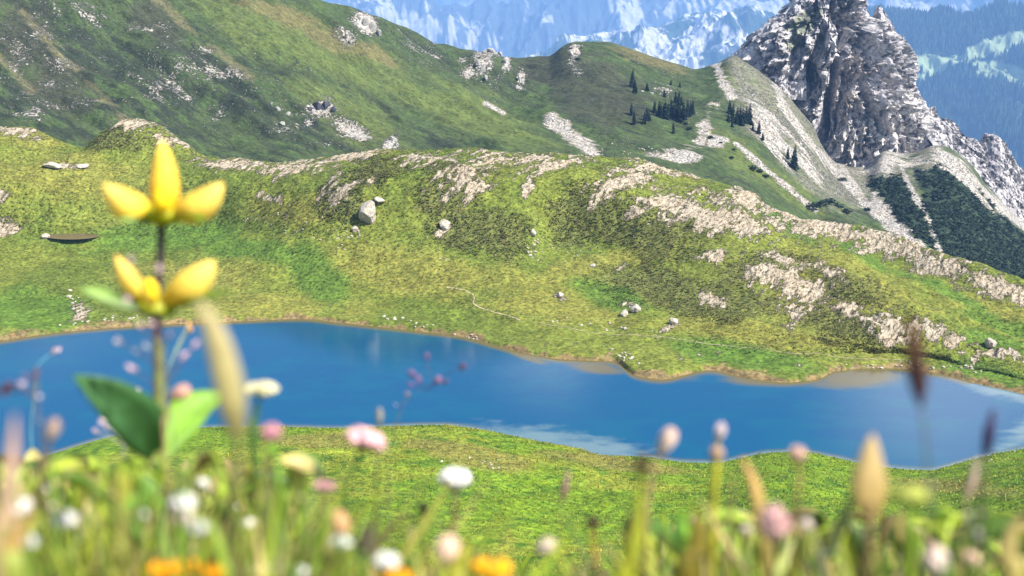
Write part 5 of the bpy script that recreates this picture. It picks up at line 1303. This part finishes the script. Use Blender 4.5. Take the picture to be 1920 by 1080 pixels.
G6 = 'small florets strewn through the left meadow'
rf6 = random.Random(77)
for k in range(17):
    x, y = rf6.uniform(-10, 560), rf6.uniform(890, 1078); r = rf6.uniform(8, 17)
    c = rf6.choice([WH, WH, (.80, .62, .56), (.74, .52, .40), (.80, .70, .30)])
    if abs(x - 290) < 35: x += 80
    if y > 1020 and 240 < x < 460: y -= 90
    clover('small out of focus floret in the tangle of the left meadow', x, y, r, r * rf6.uniform(.5, 1.1), rf6.uniform(.4, .6), c, [(x, y + r), (x + 5, y + 60)], G6, seed=100 + k, n=22, srad=3)
G7 = 'small florets strewn through the right meadow'
for k in range(10):
    x, y = rf6.uniform(1230, 1930), rf6.uniform(960, 1078); r = rf6.uniform(7, 15)
    c = rf6.choice([(.78, .58, .50), (.70, .46, .40), (.80, .72, .62), (.60, .40, .2)])
    clover('small out of focus floret in the tangle of the right meadow', x, y, r, r * rf6.uniform(.5, 1.2), rf6.uniform(.4, .6), c, [(x, y + r), (x + 5, y + 60)], G7, seed=140 + k, n=22, srad=3)

panicle('purple grass panicle tangled round the gentian stem', [(306, 640), (318, 760), (330, 880)], .62,
        [(222, 640, 300, 690, 11, (.72, .66, .58)), (248, 692, 306, 740, 13, (.74, .52, .58)), (262, 612, 304, 650, 11, (.40, .26, .28)), (285, 610, 304, 650, 10, (.66, .50, .48)), (240, 560, 304, 640, 11, (.66, .48, .46)), (246, 490, 300, 620, 11, (.70, .52, .46)),
         (296, 506, 304, 640, 12, (.72, .55, .48)), (318, 630, 306, 660, 10, (.62, .42, .42)), (256, 660, 306, 700, 9, (.50, .62, .70)), (275, 650, 306, 690, 9, (.5, .6, .66)), (345, 668, 312, 720, 11, (.66, .42, .44)), (366, 648, 312, 720, 10, (.56, .30, .34))], seed=1)
panicle('thin grass sprig with an orange tip over the lake', [(316, 690), (308, 760), (300, 880)], .9, [(355, 618, 316, 690, 10, (.62, .30, .08)), (352, 612, 316, 690, 8, (.62, .36, .16))], scol=(.4, .45, .25), seed=2, c2=(.70, .42, .16))
panicle('small grass sprig behind the left gentian leaf', [(262, 740), (245, 800), (230, 880)], .9, [(258, 732, 262, 740, 12, (.70, .60, .62)), (192, 792, 236, 840, 10, (.6, .56, .62)), (180, 808, 236, 840, 9, (.10, .10, .12)), (200, 802, 236, 840, 8, (.7, .66, .70))], seed=3, scol=(.3, .3, .25))
panicle('dark purple grass panicle at the left edge of the lake', [(68, 690), (72, 770), (80, 850)], .6, [(66, 702, 68, 740, 14, (.10, .06, .12)), (18, 726, 66, 742, 18, (.11, .06, .10)), (42, 722, 66, 742, 14, (.55, .48, .56)), (50, 706, 66, 720, 10, (.5, .42, .40)), (74, 745, 71, 770, 7, (.7, .66, .70)), (74, 790, 75, 820, 7, (.7, .66, .7)), (8, 734, 66, 745, 14, (.12, .07, .10))], seed=4, c2=(.16, .09, .16))
panicle('single grass spikelet leaning over the upper left lake', [(66, 690), (62, 760), (60, 850)], .95, [(102, 661, 66, 690, 11, (.05, .05, .10)), (108, 657, 66, 690, 7, (.62, .52, .56))], seed=5, scol=(.1, .3, .4), tiny=4)
panicle('purple grass panicle floating over the middle of the lake', [(770, 735), (752, 768), (735, 830), (728, 900)], .95,
        [(866, 688, 800, 730, 11, (.09, .05, .10)), (800, 668, 806, 712, 9, (.16, .08, .16)), (772, 702, 790, 730, 12, (.14, .10, .26)), (786, 712, 796, 732, 11, (.2, .13, .3)), (822, 712, 800, 732, 12, (.18, .08, .13)), (764, 740, 770, 750, 8, (.7, .6, .66)), (836, 716, 806, 730, 9, (.22, .12, .18)), (770, 722, 785, 735, 9, (.16, .12, .3)), (742, 760, 752, 766, 6, (.4, .5, .66))], seed=6, srad=1.0, c2=(.2, .13, .25))

# ------------------------------------------------------------------ haze: one closed box of air
me = bpy.data.meshes.new('haze')
X0, X1, Y0, Y1, Z0, Z1 = -16000, 16000, -300, 33000, -4200, 1300
vs = [(x, y, z) for x in (X0, X1) for y in (Y0, Y1) for z in (Z0, Z1)]
me.from_pydata(vs, [], [(0, 1, 3, 2), (4, 6, 7, 5), (0, 4, 5, 1), (2, 3, 7, 6), (0, 2, 6, 4), (1, 5, 7, 3)])
m = bpy.data.materials.new('mountain_air'); m.use_nodes = True
nt = m.node_tree; nt.nodes.remove(nt.nodes['Principled BSDF'])
vol = nt.nodes.new('ShaderNodeVolumePrincipled')
vol.inputs['Color'].default_value = (0.25, 0.50, 1.0, 1)
vol.inputs['Density'].default_value = 1.0 / 9000
vol.inputs['Anisotropy'].default_value = 0.0
nt.links.new(vol.outputs[0], nt.nodes['Material Output'].inputs['Volume'])
me.materials.append(m)
hz = bpy.data.objects.new('haze', me); COL.objects.link(hz); tag(hz, kind='stuff')
